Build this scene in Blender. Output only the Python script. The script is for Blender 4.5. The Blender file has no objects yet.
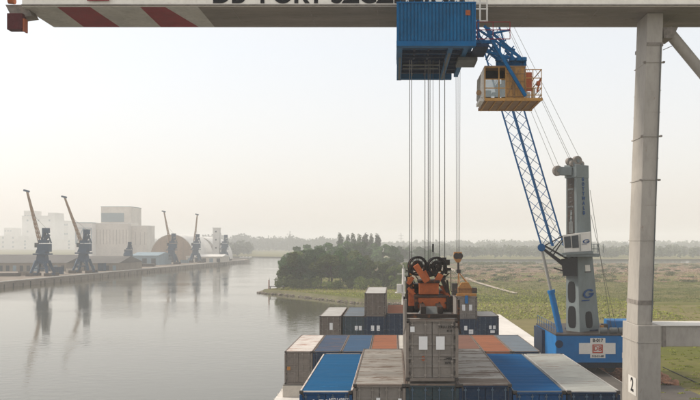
import bpy, math, random
from mathutils import Vector, Matrix, noise
random.seed(7)
S = bpy.context.scene
COL = S.collection
F = 773.0; VX = 394.0; VY = 243.0; CZ = 16.5
R = math.radians

def P(px, py, d):
    return Vector(((px - VX) / F * d, d, CZ - (py - VY) / F * d))
def PX(px, d): return (px - VX) / F * d
def PZ(py, d): return CZ - (py - VY) / F * d

# ------------------------------------------------------------------ materials
def newmat(name):
    m = bpy.data.materials.new(name); m.use_nodes = True
    nt = m.node_tree; nt.nodes.clear()
    out = nt.nodes.new('ShaderNodeOutputMaterial')
    b = nt.nodes.new('ShaderNodeBsdfPrincipled')
    nt.links.new(b.outputs[0], out.inputs['Surface'])
    return m, nt, b, out

def N(nt, t, **kw):
    n = nt.nodes.new(t)
    for k, v in kw.items():
        if k in n.inputs.keys(): n.inputs[k].default_value = v
        else: setattr(n, k, v)
    return n

def coords(nt, scale=(1, 1, 1), rand=True):
    tc = N(nt, 'ShaderNodeTexCoord'); mp = N(nt, 'ShaderNodeMapping')
    mp.inputs['Scale'].default_value = scale
    nt.links.new(tc.outputs['Object'], mp.inputs['Vector'])
    if rand:
        oi = N(nt, 'ShaderNodeObjectInfo')
        vm = N(nt, 'ShaderNodeVectorMath', operation='SCALE'); vm.inputs[0].default_value = (37, 91, 53)
        nt.links.new(oi.outputs['Random'], vm.inputs['Scale'])
        nt.links.new(vm.outputs[0], mp.inputs['Location'])
    return mp.outputs[0]

def ramp(nt, fac, stops):
    r = N(nt, 'ShaderNodeValToRGB')
    el = r.color_ramp.elements
    while len(el) < len(stops): el.new(0.5)
    for e, (p, c) in zip(el, stops):
        e.position = p; e.color = (*c, 1) if len(c) == 3 else c
    nt.links.new(fac, r.inputs[0]); return r.outputs[0]

def mixc(nt, fac, a, b, mode='MIX'):
    m = N(nt, 'ShaderNodeMix', data_type='RGBA', blend_type=mode)
    for i, v in ((0, fac), (6, a), (7, b)):
        if hasattr(v, 'is_linked') or isinstance(v, bpy.types.NodeSocket): nt.links.new(v, m.inputs[i])
        else: m.inputs[i].default_value = v if isinstance(v, (int, float)) else (*v, 1)
    return m.outputs[2]

def noisef(nt, vec, scale, detail=5, rough=0.6, lo=0.4, hi=0.6):
    n = N(nt, 'ShaderNodeTexNoise'); n.inputs['Scale'].default_value = scale
    n.inputs['Detail'].default_value = detail; n.inputs['Roughness'].default_value = rough
    nt.links.new(vec, n.inputs['Vector'])
    return ramp(nt, n.outputs[0], [(lo, (0, 0, 0)), (hi, (1, 1, 1))])

def paint(name, col, var=0.25, scale=1.2, rust=0.0, rustcol=(0.13, 0.055, 0.03), rough=0.55,
          stretch=(1, 1, 1), bump=0.1, dirt=0.3, rscale=2.5):
    m, nt, b, out = newmat(name)
    v = coords(nt, stretch)
    c1 = tuple(max(0, x * (1 - var)) for x in col)
    f = noisef(nt, v, scale, 6, 0.65, 0.3, 0.7)
    c = mixc(nt, f, c1, tuple(min(1, x * (1 + var * 0.4)) for x in col))
    g = noisef(nt, v, scale * 6, 4, 0.7, 0.45, 0.75)
    gm = N(nt, 'ShaderNodeMath', operation='MULTIPLY'); nt.links.new(g, gm.inputs[0]); gm.inputs[1].default_value = dirt
    c = mixc(nt, gm.outputs[0], c, (0.09, 0.08, 0.07))
    if rust > 0:
        hi = 0.72 - rust * 0.3
        r = noisef(nt, v, rscale, 8, 0.75, hi - 0.06, hi + 0.04)
        c = mixc(nt, r, c, rustcol)
    nt.links.new(c, b.inputs['Base Color'])
    b.inputs['Roughness'].default_value = rough; b.inputs['Specular IOR Level'].default_value = 0.12
    if bump:
        bp = N(nt, 'ShaderNodeBump'); bp.inputs['Strength'].default_value = bump; bp.inputs['Distance'].default_value = 0.02
        dn = N(nt, 'ShaderNodeTexNoise'); dn.inputs['Scale'].default_value = 1.1; dn.inputs['Detail'].default_value = 2
        tcd = N(nt, 'ShaderNodeTexCoord'); nt.links.new(tcd.outputs['Object'], dn.inputs['Vector'])
        b2 = N(nt, 'ShaderNodeBump'); b2.inputs['Strength'].default_value = 0.35; b2.inputs['Distance'].default_value = 0.08
        nt.links.new(dn.outputs[0], b2.inputs['Height']); nt.links.new(b2.outputs[0], bp.inputs['Normal'])
        nt.links.new(g, bp.inputs['Height']); nt.links.new(bp.outputs[0], b.inputs['Normal'])
    return m

M = {}
def PM(key, *a, **k):
    M[key] = paint(key, *a, **k); return M[key]

# metal
PM('girder_white', (0.86, 0.83, 0.76), 0.08, 0.5, 0.12, (0.4, 0.3, 0.22), dirt=0.15)
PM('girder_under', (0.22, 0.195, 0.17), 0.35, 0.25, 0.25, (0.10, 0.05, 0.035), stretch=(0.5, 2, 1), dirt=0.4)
PM('girder_grey', (0.52, 0.51, 0.485), 0.2, 0.6, 0.12, (0.14, 0.10, 0.08), dirt=0.3)
PM('stripe_red', (0.27, 0.02, 0.026), 0.25, 1.0, 0.12, (0.16, 0.12, 0.1), dirt=0.3)
PM('buffer_red', (0.09, 0.012, 0.016), 0.3, 2, 0.15, (0.2, 0.07, 0.03))
PM('leg_grey', (0.38, 0.355, 0.32), 0.14, 0.5, 0.10, (0.22, 0.15, 0.11), stretch=(1, 1, 0.35), dirt=0.25)
PM('flange_brown', (0.25, 0.225, 0.20), 0.4, 2, 0.3, (0.30, 0.27, 0.24))
PM('text_dark', (0.012, 0.012, 0.014), 0.1, 2, dirt=0.0)
PM('blue_house', (0.0, 0.105, 0.255), 0.3, 0.9, 0.12, (0.03, 0.14, 0.27), dirt=0.1, rough=0.5)
PM('blue_dark', (0.004, 0.022, 0.065), 0.3, 1.5, 0.1, dirt=0.35)
PM('blue_strut', (0.0, 0.11, 0.29), 0.25, 1.5, 0.05, dirt=0.1)
PM('black_steel', (0.018, 0.018, 0.02), 0.3, 2, 0.12, (0.10, 0.045, 0.025), dirt=0.2)
PM('under_grey', (0.13, 0.14, 0.14), 0.3, 2, 0.1)
PM('cabin_yellow', (0.50, 0.27, 0.08), 0.3, 2.5, 0.25, (0.24, 0.09, 0.03), dirt=0.35, rscale=4)
PM('cabin_brown', (0.30, 0.18, 0.09), 0.3, 3, 0.3, (0.09, 0.05, 0.03), dirt=0.4)
PM('panel_red', (0.38, 0.10, 0.04), 0.25, 4, 0.2, dirt=0.3)
PM('cabin_white', (0.66, 0.64, 0.60), 0.15, 2, 0.15, dirt=0.2)
PM('rope', (0.09, 0.09, 0.085), 0.2, 3, dirt=0.1)
PM('rope_light', (0.22, 0.21, 0.19), 0.2, 3, dirt=0.1)
PM('spreader_orange', (0.42, 0.11, 0.035), 0.25, 3, 0.22, (0.10, 0.035, 0.02), dirt=0.45, rscale=5)
PM('spreader_dark', (0.028, 0.021, 0.018), 0.4, 3, 0.42, (0.16, 0.06, 0.025), dirt=0.3)
PM('hook_yellow', (0.42, 0.19, 0.04), 0.3, 4, 0.25, (0.16, 0.06, 0.02), dirt=0.4, rscale=6)
PM('crane_grey', (0.175, 0.205, 0.21), 0.15, 0.8, 0.08, (0.2, 0.14, 0.1), dirt=0.2, stretch=(1, 1, 0.4))
PM('crane_recess', (0.05, 0.04, 0.035), 0.3, 1.5, 0.2)
PM('crane_blue', (0.0, 0.13, 0.36), 0.2, 0.8, 0.10, (0.01, 0.05, 0.13), dirt=0.06)
PM('boom_blue', (0.0, 0.085, 0.24), 0.2, 1.0, dirt=0.15)
PM('cylinder_grey', (0.30, 0.30, 0.28), 0.2, 2)
PM('sign_white', (0.66, 0.64, 0.60), 0.08, 3, dirt=0.1)
PM('logo_red', (0.42, 0.06, 0.03), 0.15, 3, dirt=0.15)
PM('logo_blue', (0.0, 0.045, 0.17), 0.1, 3, dirt=0.0)
PM('port_crane', (0.02, 0.06, 0.115), 0.3, 0.5, 0.1, (0.06, 0.05, 0.045), dirt=0.25)
PM('port_crane_jib', (0.33, 0.20, 0.11), 0.3, 0.6, dirt=0.3)
PM('port_crane_foot', (0.09, 0.075, 0.065), 0.3, 0.6, dirt=0.3)
PM('beige_wall', (0.58, 0.53, 0.46), 0.18, 0.08, 0.12, (0.30, 0.24, 0.19), bump=0, dirt=0.2)
PM('pale_wall', (0.70, 0.68, 0.64), 0.15, 0.08, bump=0, dirt=0.15)
PM('band_blue', (0.13, 0.20, 0.23), 0.2, 0.1, bump=0)
PM('shed_roof', (0.10, 0.092, 0.085), 0.3, 0.1, 0.2, (0.17, 0.11, 0.08), bump=0)
PM('shed_wall', (0.26, 0.22, 0.18), 0.3, 0.2, 0.25, (0.12, 0.09, 0.07), bump=0)
PM('dome_brown', (0.36, 0.27, 0.20), 0.2, 0.15, 0.12, (0.18, 0.12, 0.08), bump=0)
PM('shed_blue', (0.22, 0.30, 0.35), 0.2, 0.15, bump=0)
PM('window_dark', (0.05, 0.06, 0.07), 0.2, 1, bump=0, rough=0.25)
PM('frame_dark', (0.055, 0.05, 0.047), 0.4, 3, 0.2)
PM('white_paper', (0.66, 0.67, 0.68), 0.06, 5, dirt=0.05)
PM('mast_white', (0.70, 0.68, 0.64), 0.1, 2)
PM('hull_dark', (0.02, 0.028, 0.045), 0.3, 0.4, 0.15)
PM('deck_white', (0.62, 0.59, 0.55), 0.12, 0.4, 0.08, (0.3, 0.24, 0.19), dirt=0.2)
PM('coaming_cream', (0.52, 0.48, 0.42), 0.12, 0.5, 0.12, (0.26, 0.2, 0.15), dirt=0.25)
PM('hatch_green', (0.20, 0.19, 0.17), 0.25, 0.5, 0.2)
PM('post_red', (0.28, 0.11, 0.07), 0.3, 3)
PM('bark', (0.07, 0.055, 0.042), 0.3, 2, dirt=0.2)

# glass
m, nt, b, _ = newmat('glass'); b.inputs['Base Color'].default_value = (0.5, 0.58, 0.6, 1)
b.inputs['Roughness'].default_value = 0.08; b.inputs['Alpha'].default_value = 0.35; M['glass'] = m

# roof / body paints of containers: streaks run across the roof
def roofmat(key, col, rust, rustcol, var=0.25, rs=1.0, dirt=0.35):
    M[key] = paint(key, col, var, 0.7, rust, rustcol, 0.75, (0.25, 1.5, 1), 0.15, dirt, rs)
roofmat('roof_blue', (0.002, 0.082, 0.20), 0.10, (0.02, 0.15, 0.32), 0.12, dirt=0.06)
roofmat('roof_blue_two', (0.001, 0.078, 0.22), 0.12, (0.03, 0.10, 0.22), 0.25, dirt=0.08)
roofmat('roof_grey_rusty', (0.33, 0.31, 0.28), 0.52, (0.12, 0.08, 0.058), 0.35, 1.4)
roofmat('roof_dirty_white', (0.40, 0.385, 0.36), 0.56, (0.13, 0.095, 0.075), 0.3, 1.2)
roofmat('roof_light_grey', (0.36, 0.365, 0.34), 0.35, (0.22, 0.16, 0.13), 0.15, 1.6)
roofmat('roof_white', (0.60, 0.555, 0.51), 0.46, (0.28, 0.12, 0.075), 0.12, 1.6)
roofmat('roof_slate_rust', (0.045, 0.075, 0.13), 0.42, (0.17, 0.10, 0.07), 0.25, 1.5)
roofmat('roof_slate', (0.035, 0.085, 0.16), 0.2, (0.14, 0.10, 0.09), 0.2)
roofmat('roof_orange', (0.27, 0.10, 0.05), 0.42, (0.15, 0.065, 0.04), 0.25)
roofmat('roof_brown', (0.18, 0.09, 0.065), 0.3, (0.11, 0.05, 0.035), 0.25)
roofmat('roof_brown_dark', (0.16, 0.125, 0.10), 0.5, (0.30, 0.28, 0.25), 0.3, 1.6)
roofmat('roof_cream', (0.50, 0.47, 0.42), 0.2, (0.25, 0.16, 0.1), 0.2)
roofmat('roof_slate_grey', (0.14, 0.17, 0.20), 0.3, (0.2, 0.13, 0.1), 0.2)
roofmat('roof_pale', (0.44, 0.43, 0.41), 0.25, (0.25, 0.16, 0.11), 0.2)
PM('body_grey', (0.19, 0.165, 0.145), 0.25, 1.5, 0.2, (0.13, 0.07, 0.045), dirt=0.35)
PM('body_grey_light', (0.20, 0.182, 0.165), 0.2, 1.2, 0.08, (0.15, 0.09, 0.06), dirt=0.3)
PM('body_brown_grey', (0.165, 0.14, 0.12), 0.25, 1.5, 0.25, (0.12, 0.07, 0.05), dirt=0.35)
PM('body_navy', (0.008, 0.026, 0.062), 0.3, 1.5, 0.12, (0.09, 0.05, 0.04), dirt=0.25)
PM('body_blue', (0.004, 0.055, 0.16), 0.25, 1.5, 0.08, (0.09, 0.05, 0.04), dirt=0.2)
PM('body_orange', (0.26, 0.085, 0.045), 0.25, 1.5, 0.15, (0.12, 0.05, 0.03), dirt=0.25)
PM('body_teal', (0.03, 0.052, 0.065), 0.3, 1.5, 0.15, (0.10, 0.06, 0.04), dirt=0.3)

PM('rail_rust', (0.17, 0.13, 0.105), 0.4, 1.0, 0.35, (0.10, 0.05, 0.035), dirt=0.3)
PM('rod_blue', (0.07, 0.11, 0.16), 0.3, 2, 0.2)
PM('rod_grey', (0.27, 0.245, 0.22), 0.3, 2, 0.2)
# foliage
def foliage(key, a, b_, scale=0.35):
    m, nt, b, out = newmat(key)
    v = coords(nt, (1, 1, 1))
    f = noisef(nt, v, scale, 3, 0.6, 0.35, 0.65)
    c = mixc(nt, f, a, b_)
    f2 = noisef(nt, v, scale * 9, 2, 0.6, 0.3, 0.7)
    c = mixc(nt, f2, c, tuple(x * 1.5 for x in b_))
    oi = N(nt, 'ShaderNodeObjectInfo')
    hs = N(nt, 'ShaderNodeHueSaturation')
    mr = N(nt, 'ShaderNodeMapRange'); mr.inputs[3].default_value = 0.6; mr.inputs[4].default_value = 1.7
    nt.links.new(oi.outputs['Random'], mr.inputs[0]); nt.links.new(mr.outputs[0], hs.inputs['Value'])
    nt.links.new(c, hs.inputs['Color']); nt.links.new(hs.outputs[0], b.inputs['Base Color'])
    b.inputs['Roughness'].default_value = 0.7; b.inputs['Specular IOR Level'].default_value = 0.2
    M[key] = m
foliage('leaf_dark', (0.010, 0.032, 0.012), (0.040, 0.078, 0.018))
foliage('leaf_olive', (0.032, 0.050, 0.010), (0.075, 0.098, 0.018))
foliage('leaf_poplar', (0.03, 0.045, 0.022), (0.05, 0.07, 0.03))
foliage('leaf_far', (0.03, 0.04, 0.022), (0.05, 0.06, 0.03), 0.05)
foliage('leaf_scrub', (0.07, 0.088, 0.010), (0.14, 0.15, 0.022), 0.05)
foliage('leaf_bush', (0.042, 0.060, 0.012), (0.09, 0.105, 0.024), 0.05)
foliage('reed', (0.28, 0.185, 0.12), (0.40, 0.27, 0.19), 0.03)

# water
m, nt, b, out = newmat('water')
tc = N(nt, 'ShaderNodeTexCoord'); mp = N(nt, 'ShaderNodeMapping'); mp.inputs['Scale'].default_value = (0.55, 0.8, 1)
nt.links.new(tc.outputs['Object'], mp.inputs[0])
n1 = N(nt, 'ShaderNodeTexNoise'); n1.inputs['Scale'].default_value = 0.9; n1.inputs['Detail'].default_value = 4
n2 = N(nt, 'ShaderNodeTexNoise'); n2.inputs['Scale'].default_value = 0.03; n2.inputs['Detail'].default_value = 3
nt.links.new(mp.outputs[0], n1.inputs['Vector']); nt.links.new(mp.outputs[0], n2.inputs['Vector'])
patch = ramp(nt, n2.outputs[0], [(0.40, (0.18, 0.18, 0.18)), (0.60, (1.3, 1.3, 1.3))])
mu = N(nt, 'ShaderNodeMath', operation='MULTIPLY'); nt.links.new(n1.outputs[0], mu.inputs[0]); nt.links.new(patch, mu.inputs[1])
bp = N(nt, 'ShaderNodeBump'); bp.inputs['Strength'].default_value = 0.7; bp.inputs['Distance'].default_value = 0.06
nt.links.new(mu.outputs[0], bp.inputs['Height']); nt.links.new(bp.outputs[0], b.inputs['Normal'])
b.inputs['Base Color'].default_value = (0.075, 0.068, 0.042, 1)
b.inputs['Roughness'].default_value = 0.06; b.inputs['IOR'].default_value = 1.33
M['water'] = m

# marsh ground
m, nt, b, out = newmat('marsh_ground')
tc = N(nt, 'ShaderNodeTexCoord'); mp = N(nt, 'ShaderNodeMapping'); mp.inputs['Scale'].default_value = (0.35, 1, 1)
nt.links.new(tc.outputs['Object'], mp.inputs[0]); v = mp.outputs[0]
sx = N(nt, 'ShaderNodeSeparateXYZ'); nt.links.new(tc.outputs['Object'], sx.inputs[0])
warp = N(nt, 'ShaderNodeTexNoise'); warp.inputs['Scale'].default_value = 0.012; warp.inputs['Detail'].default_value = 4
nt.links.new(v, warp.inputs['Vector'])
wm = N(nt, 'ShaderNodeMath', operation='MULTIPLY_ADD'); nt.links.new(warp.outputs[0], wm.inputs[0]); wm.inputs[1].default_value = 90
nt.links.new(sx.outputs[1], wm.inputs[2])
mr = N(nt, 'ShaderNodeMapRange'); mr.inputs[1].default_value = 75; mr.inputs[2].default_value = 1075
nt.links.new(wm.outputs[0], mr.inputs[0])
G1 = (0.125, 0.13, 0.008); G2 = (0.11, 0.125, 0.03); B1 = (0.31, 0.20, 0.13); B2 = (0.40, 0.27, 0.185); D1 = (0.20, 0.135, 0.10); G3 = (0.080, 0.100, 0.020)
band = ramp(nt, mr.outputs[0], [(0.0, G1), (0.13, G1), (0.15, D1), (0.195, D1), (0.215, G3), (0.28, G2), (0.32, G3), (0.35, B2), (0.44, B1), (0.48, G2), (0.50, B2), (0.8, B1)])
mp3 = N(nt, 'ShaderNodeMapping'); mp3.inputs['Scale'].default_value = (0.25, 1.4, 1); nt.links.new(tc.outputs['Object'], mp3.inputs[0])
f = noisef(nt, mp3.outputs[0], 0.028, 7, 0.7, 0.44, 0.56)
c = mixc(nt, 0.38, band, mixc(nt, f, (0.085, 0.095, 0.035), (0.30, 0.215, 0.16)))
f2 = noisef(nt, v, 0.5, 6, 0.75, 0.3, 0.7)
c = mixc(nt, f2, mixc(nt, 1.0, c, (0.62, 0.62, 0.6), 'MULTIPLY'), c)
nt.links.new(c, b.inputs['Base Color']); b.inputs['Roughness'].default_value = 0.95; b.inputs['Specular IOR Level'].default_value = 0.1
M['marsh'] = m
PM('sand', (0.11, 0.105, 0.05), 0.4, 0.2, 0.30, (0.30, 0.26, 0.2), bump=0, rough=0.95)
PM('gravel', (0.38, 0.32, 0.26), 0.2, 0.3, bump=0, rough=0.95)
PM('concrete_pale', (0.60, 0.57, 0.53), 0.15, 0.15, 0.12, (0.38, 0.35, 0.31), dirt=0.15, rough=0.9)
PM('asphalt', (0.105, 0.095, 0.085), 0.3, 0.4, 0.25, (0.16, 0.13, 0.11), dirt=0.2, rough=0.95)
PM('quay_stone', (0.24, 0.20, 0.165), 0.3, 0.15, 0.25, (0.13, 0.10, 0.08), dirt=0.3, rough=0.9)
PM('rust_heap', (0.30, 0.15, 0.09), 0.4, 1.0, 0.3, (0.12, 0.10, 0.05), dirt=0.3, rough=0.95)

# ------------------------------------------------------------------ mesh builder
class MB:
    def __init__(s): s.v = []; s.f = []; s.sm = []
    def add(s, vs, fs, smooth=False):
        o = len(s.v); s.v += [tuple(q) for q in vs]; s.f += [tuple(i + o for i in f) for f in fs]; s.sm += [smooth] * len(fs); return s
    def hexa(s, q):   # 8 corners: bottom 4 ccw, top 4 ccw
        return s.add(q, [(3, 2, 1, 0), (4, 5, 6, 7), (0, 1, 5, 4), (1, 2, 6, 5), (2, 3, 7, 6), (3, 0, 4, 7)])
    def box(s, x0, y0, z0, x1, y1, z1):
        x0, x1 = sorted((x0, x1)); y0, y1 = sorted((y0, y1)); z0, z1 = sorted((z0, z1))
        return s.hexa([(x0, y0, z0), (x1, y0, z0), (x1, y1, z0), (x0, y1, z0), (x0, y0, z1), (x1, y0, z1), (x1, y1, z1), (x0, y1, z1)])
    def frame(s, p, q):
        p = Vector(p); q = Vector(q); d = (q - p).normalized()
        up = Vector((0, 0, 1)) if abs(d.z) < 0.95 else Vector((0, 1, 0))
        a = d.cross(up).normalized(); b = a.cross(d).normalized()
        return p, q, a, b
    def bar(s, p, q, w, h=None, w2=None, h2=None):
        h = h or w; w2 = w2 or w; h2 = h2 or h
        p, q, a, b = s.frame(p, q)
        c = []
        for o, ww, hh in ((p, w, h), (q, w2, h2)):
            c += [o - a * ww / 2 - b * hh / 2, o + a * ww / 2 - b * hh / 2, o + a * ww / 2 + b * hh / 2, o - a * ww / 2 + b * hh / 2]
        return s.add(c, [(0, 1, 2, 3), (7, 6, 5, 4), (4, 5, 1, 0), (5, 6, 2, 1), (6, 7, 3, 2), (7, 4, 0, 3)])
    def tube(s, p, q, r, r2=None, n=8, cap=True):
        r2 = r if r2 is None else r2
        p, q, a, b = s.frame(p, q); c = []
        for o, rr in ((p, r), (q, r2)):
            for i in range(n):
                t = 2 * math.pi * i / n; c.append(o + a * rr * math.cos(t) + b * rr * math.sin(t))
        s.add(c, [(i, (i + 1) % n, n + (i + 1) % n, n + i) for i in range(n)], n > 5)
        if cap: s.add(c, [tuple(range(n - 1, -1, -1)), tuple(range(n, 2 * n))])
        return s
    def ring(s, c, ax, R_, r, n=24, k=6):
        c = Vector(c); ax = Vector(ax).normalized()
        u = ax.orthogonal().normalized(); w = ax.cross(u); vs = []
        for i in range(n):
            t = 2 * math.pi * i / n; d = u * math.cos(t) + w * math.sin(t)
            for j in range(k):
                e = 2 * math.pi * j / k; vs.append(c + d * (R_ + r * math.cos(e)) + ax * r * math.sin(e))
        return s.add(vs, [(i * k + j, i * k + (j + 1) % k, ((i + 1) % n) * k + (j + 1) % k, ((i + 1) % n) * k + j) for i in range(n) for j in range(k)], True)
    def prism(s, pts, vec):   # polygon extruded along vec
        n = len(pts); vec = Vector(vec); a = [Vector(p) for p in pts]; b = [p + vec for p in a]
        return s.add(a + b, [tuple(range(n)), tuple(range(2 * n - 1, n - 1, -1))] + [(i, n + i, n + (i + 1) % n, (i + 1) % n) for i in range(n)])
    def quad(s, a, b, c, d): return s.add([a, b, c, d], [(0, 1, 2, 3)])
    def mesh(s, name, mat, off=Vector((0, 0, 0)), fixn=True):
        me = bpy.data.meshes.new(name)
        me.from_pydata([(x - off[0], y - off[1], z - off[2]) for x, y, z in s.v], [], s.f)
        me.materials.append(mat if not isinstance(mat, str) else M[mat])
        me.polygons.foreach_set('use_smooth', s.sm); me.update()
        if fixn:
            import bmesh
            bm = bmesh.new(); bm.from_mesh(me); bmesh.ops.recalc_face_normals(bm, faces=bm.faces); bm.to_mesh(me); bm.free()
        return me
    def build(s, name, mat, parent=None, bevel=0, fixn=True):
        off = Vector((0, 0, 0)); 
        if parent is not None: off = worldloc(parent)
        elif s.v:
            xs = [v[0] for v in s.v]; ys = [v[1] for v in s.v]; zs = [v[2] for v in s.v]
            off = Vector(((min(xs) + max(xs)) / 2, (min(ys) + max(ys)) / 2, min(zs)))
        o = bpy.data.objects.new(name, s.mesh(name, mat, off, fixn)); COL.objects.link(o)
        if parent is not None: o.parent = parent
        else: o.location = off
        if bevel:
            bv = o.modifiers.new('bevel', 'BEVEL'); bv.width = bevel; bv.segments = 2; bv.limit_method = 'ANGLE'
        return o

def worldloc(o):
    l = Vector(o.location)
    while o.parent is not None: o = o.parent; l += Vector(o.location)
    return l

def thing(name, label, cat, loc, group=None):
    o = bpy.data.objects.new(name, None); COL.objects.link(o); o.location = loc
    o.empty_display_size = 0.5
    o['label'] = label; o['category'] = cat
    if group: o['group'] = group
    return o
def tag(o, label, cat, group=None):
    o['label'] = label; o['category'] = cat
    if group: o['group'] = group
    return o
def struct(o): o['kind'] = 'structure'; return o

def lettering(txt, name, mat, parent, loc, size, ax=(1, 0, 0), up=(0, 0, 1), align='CENTER', bold=0.02, depth=0.008, spacing=1.0, line=1.0):
    c = bpy.data.curves.new(name, 'FONT'); c.body = txt; c.size = size; c.align_x = align; c.align_y = 'CENTER' if align == 'CENTER' else 'BOTTOM_BASELINE'
    c.offset = bold * size; c.extrude = depth; c.space_character = spacing; c.space_line = line
    t = bpy.data.objects.new('tmp_text', c); COL.objects.link(t)
    dg = bpy.context.evaluated_depsgraph_get(); dg.update()
    me = bpy.data.meshes.new_from_object(t.evaluated_get(dg)); bpy.data.objects.remove(t); bpy.data.curves.remove(c)
    me.name = name; me.materials.clear(); me.materials.append(M[mat])
    ax = Vector(ax).normalized(); up = Vector(up); n = ax.cross(up).normalized(); up = n.cross(ax).normalized()
    mw = Matrix((ax, up, n)).transposed()
    for v in me.vertices: v.co = mw @ v.co
    o = bpy.data.objects.new(name, me); COL.objects.link(o); o.parent = parent; o.location = Vector(loc) - worldloc(parent)
    return o

# ================================================================== SETTING
wa = MB(); wa.quad((-2300, -120, 0), (2300, -120, 0), (2300, 3800, 0), (-2300, 3800, 0))
w = struct(wa.build('water', 'water'))

def sheet(name, mat, pts, z, skirt=None, skirtmat=None):
    mb = MB(); mb.add([(x, y, z) for x, y in pts], [tuple(range(len(pts)))])
    o = mb.build(name, mat, fixn=False)
    if o.data.polygons[0].normal.z < 0: o.data.flip_normals()
    return struct(o)

def tess(pts, z, step):
    pass

# right bank shoreline (x, y), water on the left
shore = [(13.9, 152), (11, 190), (6, 206), (1.6, 210), (-4, 211), (-9.3, 213), (-14, 219), (-18.9, 226), (-24, 233), (-29, 240), (-34, 246), (-38, 250), (-41.5, 254), (-43, 257),
         (-41, 261), (-38, 268), (-37, 285), (-40, 320), (-47, 360), (-58, 420), (-68, 480), (-66, 540), (-50, 575), (0, 588), (90, 580), (200, 584)]
land = [(13.9, 152)] + shore[1:] + [(330, 575), (700, 586), (2250, 580), (2250, -110), (40, -110), (13.9, -110)]
sheet('ground', 'marsh', land, 1.2)
# far land beyond the pale strip of water, and to the left
far = [(-2250, 1180), (-700, 1080), (-330, 1010), (-120, 860), (-20, 760), (120, 735), (300, 742), (900, 725), (2250, 735), (2250, 3700), (-2250, 3700)]
sheet('far_ground', 'marsh', far, 1.0)
def bank(name, mat, line, z, out, zb=-0.4):
    mb = MB(); n = len(line); vs = []
    for i, (x, y) in enumerate(line):
        a = Vector(line[max(0, i - 1)]); b = Vector(line[min(n - 1, i + 1)]); t = (b - a).normalized()
        nrm = Vector((-t.y, t.x)) * out
        w = abs(out) * 0
        vs += [(x, y, z), (x + nrm.x * 0.45, y + nrm.y * 0.45, z * 0.45), (x + nrm.x, y + nrm.y, zb)]
    mb.add(vs, [(i * 3 + j, i * 3 + j + 1, i * 3 + j + 4, i * 3 + j + 3) for i in range(n - 1) for j in range(2)])
    return struct(mb.build(name, mat))
bank('shore_bank', 'sand', shore, 1.2, 2.6)
bank('far_bank', 'marsh', list(reversed(far[:8])), 1.0, -5)
# riprap stones along the spit
def blob(mb, c, r, seed, flat=0.6):
    import itertools
    rr = random.Random(seed); t = (1 + 5 ** .5) / 2
    vs = [(-1, t, 0), (1, t, 0), (-1, -t, 0), (1, -t, 0), (0, -1, t), (0, 1, t), (0, -1, -t), (0, 1, -t), (t, 0, -1), (t, 0, 1), (-t, 0, -1), (-t, 0, 1)]
    fs = [(0, 11, 5), (0, 5, 1), (0, 1, 7), (0, 7, 10), (0, 10, 11), (1, 5, 9), (5, 11, 4), (11, 10, 2), (10, 7, 6), (7, 1, 8), (3, 9, 4), (3, 4, 2), (3, 2, 6), (3, 6, 8), (3, 8, 9), (4, 9, 5), (2, 4, 11), (6, 2, 10), (8, 6, 7), (9, 8, 1)]
    k = r / 1.9
    mb.add([(c[0] + x * k * rr.uniform(.7, 1.3), c[1] + y * k * rr.uniform(.7, 1.3), c[2] + z * k * flat * rr.uniform(.7, 1.2)) for x, y, z in vs], fs)
mb = MB()
for i in range(700):
    j = random.randrange(1, 16); a = Vector(shore[j]); b = Vector(shore[j + 1]); t = random.random(); p = a.lerp(b, t)
    nrm = Vector((-(b - a).y, (b - a).x)).normalized() * random.uniform(0.5, 2.6)
    blob(mb, (p.x + nrm.x, p.y + nrm.y, 0.15 + random.uniform(-.1, .3) ), random.uniform(.12, .38), i)
o = mb.build('shore_stones', 'quay_stone'); o['kind'] = 'stuff'; tag(o, 'pale riprap stones along the water edge of the wooded spit', 'stones')

# quay at the ship's side
quay = [(13.9, -110), (23, -110), (23, 100), (20.8, 104), (20.8, 152), (13.9, 152)]
def slab(name, mat, pts, z0, z1, bevel=0):
    mb = MB(); mb.prism([(x, y, z0) for x, y in pts], (0, 0, z1 - z0)); return struct(mb.build(name, mat, bevel=bevel))
slab('quay', 'concrete_pale', quay, -1.5, 2.5, 0.05)
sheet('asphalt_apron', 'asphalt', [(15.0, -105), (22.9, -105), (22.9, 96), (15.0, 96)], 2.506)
sheet('asphalt_yard', 'asphalt', [(23.05, -105), (32, -105), (31, 70), (30, 97), (23.05, 97)], 1.225)
for x in (15.2, 15.9, 33.0): 
    mb = MB(); mb.box(x, -100, (2.51 if x < 20 else 1.23), x + 0.09, 95, (2.56 if x < 20 else 1.3)); struct(mb.build('crane_rail', 'black_steel'))
# gravel track over the marsh
tr = [(36.5, 232), (34, 262), (31.5, 300), (31, 360), (33, 430), (34, 500), (30, 600), (22, 660)]
mb = MB(); vs = []
for x, y in tr: vs += [(x - .9, y, 1.5), (x + .9, y, 1.5)]
mb.add(vs, [(2 * i, 2 * i + 1, 2 * i + 3, 2 * i + 2) for i in range(len(tr) - 1)]); struct(mb.build('gravel_track', 'gravel'))

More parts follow.
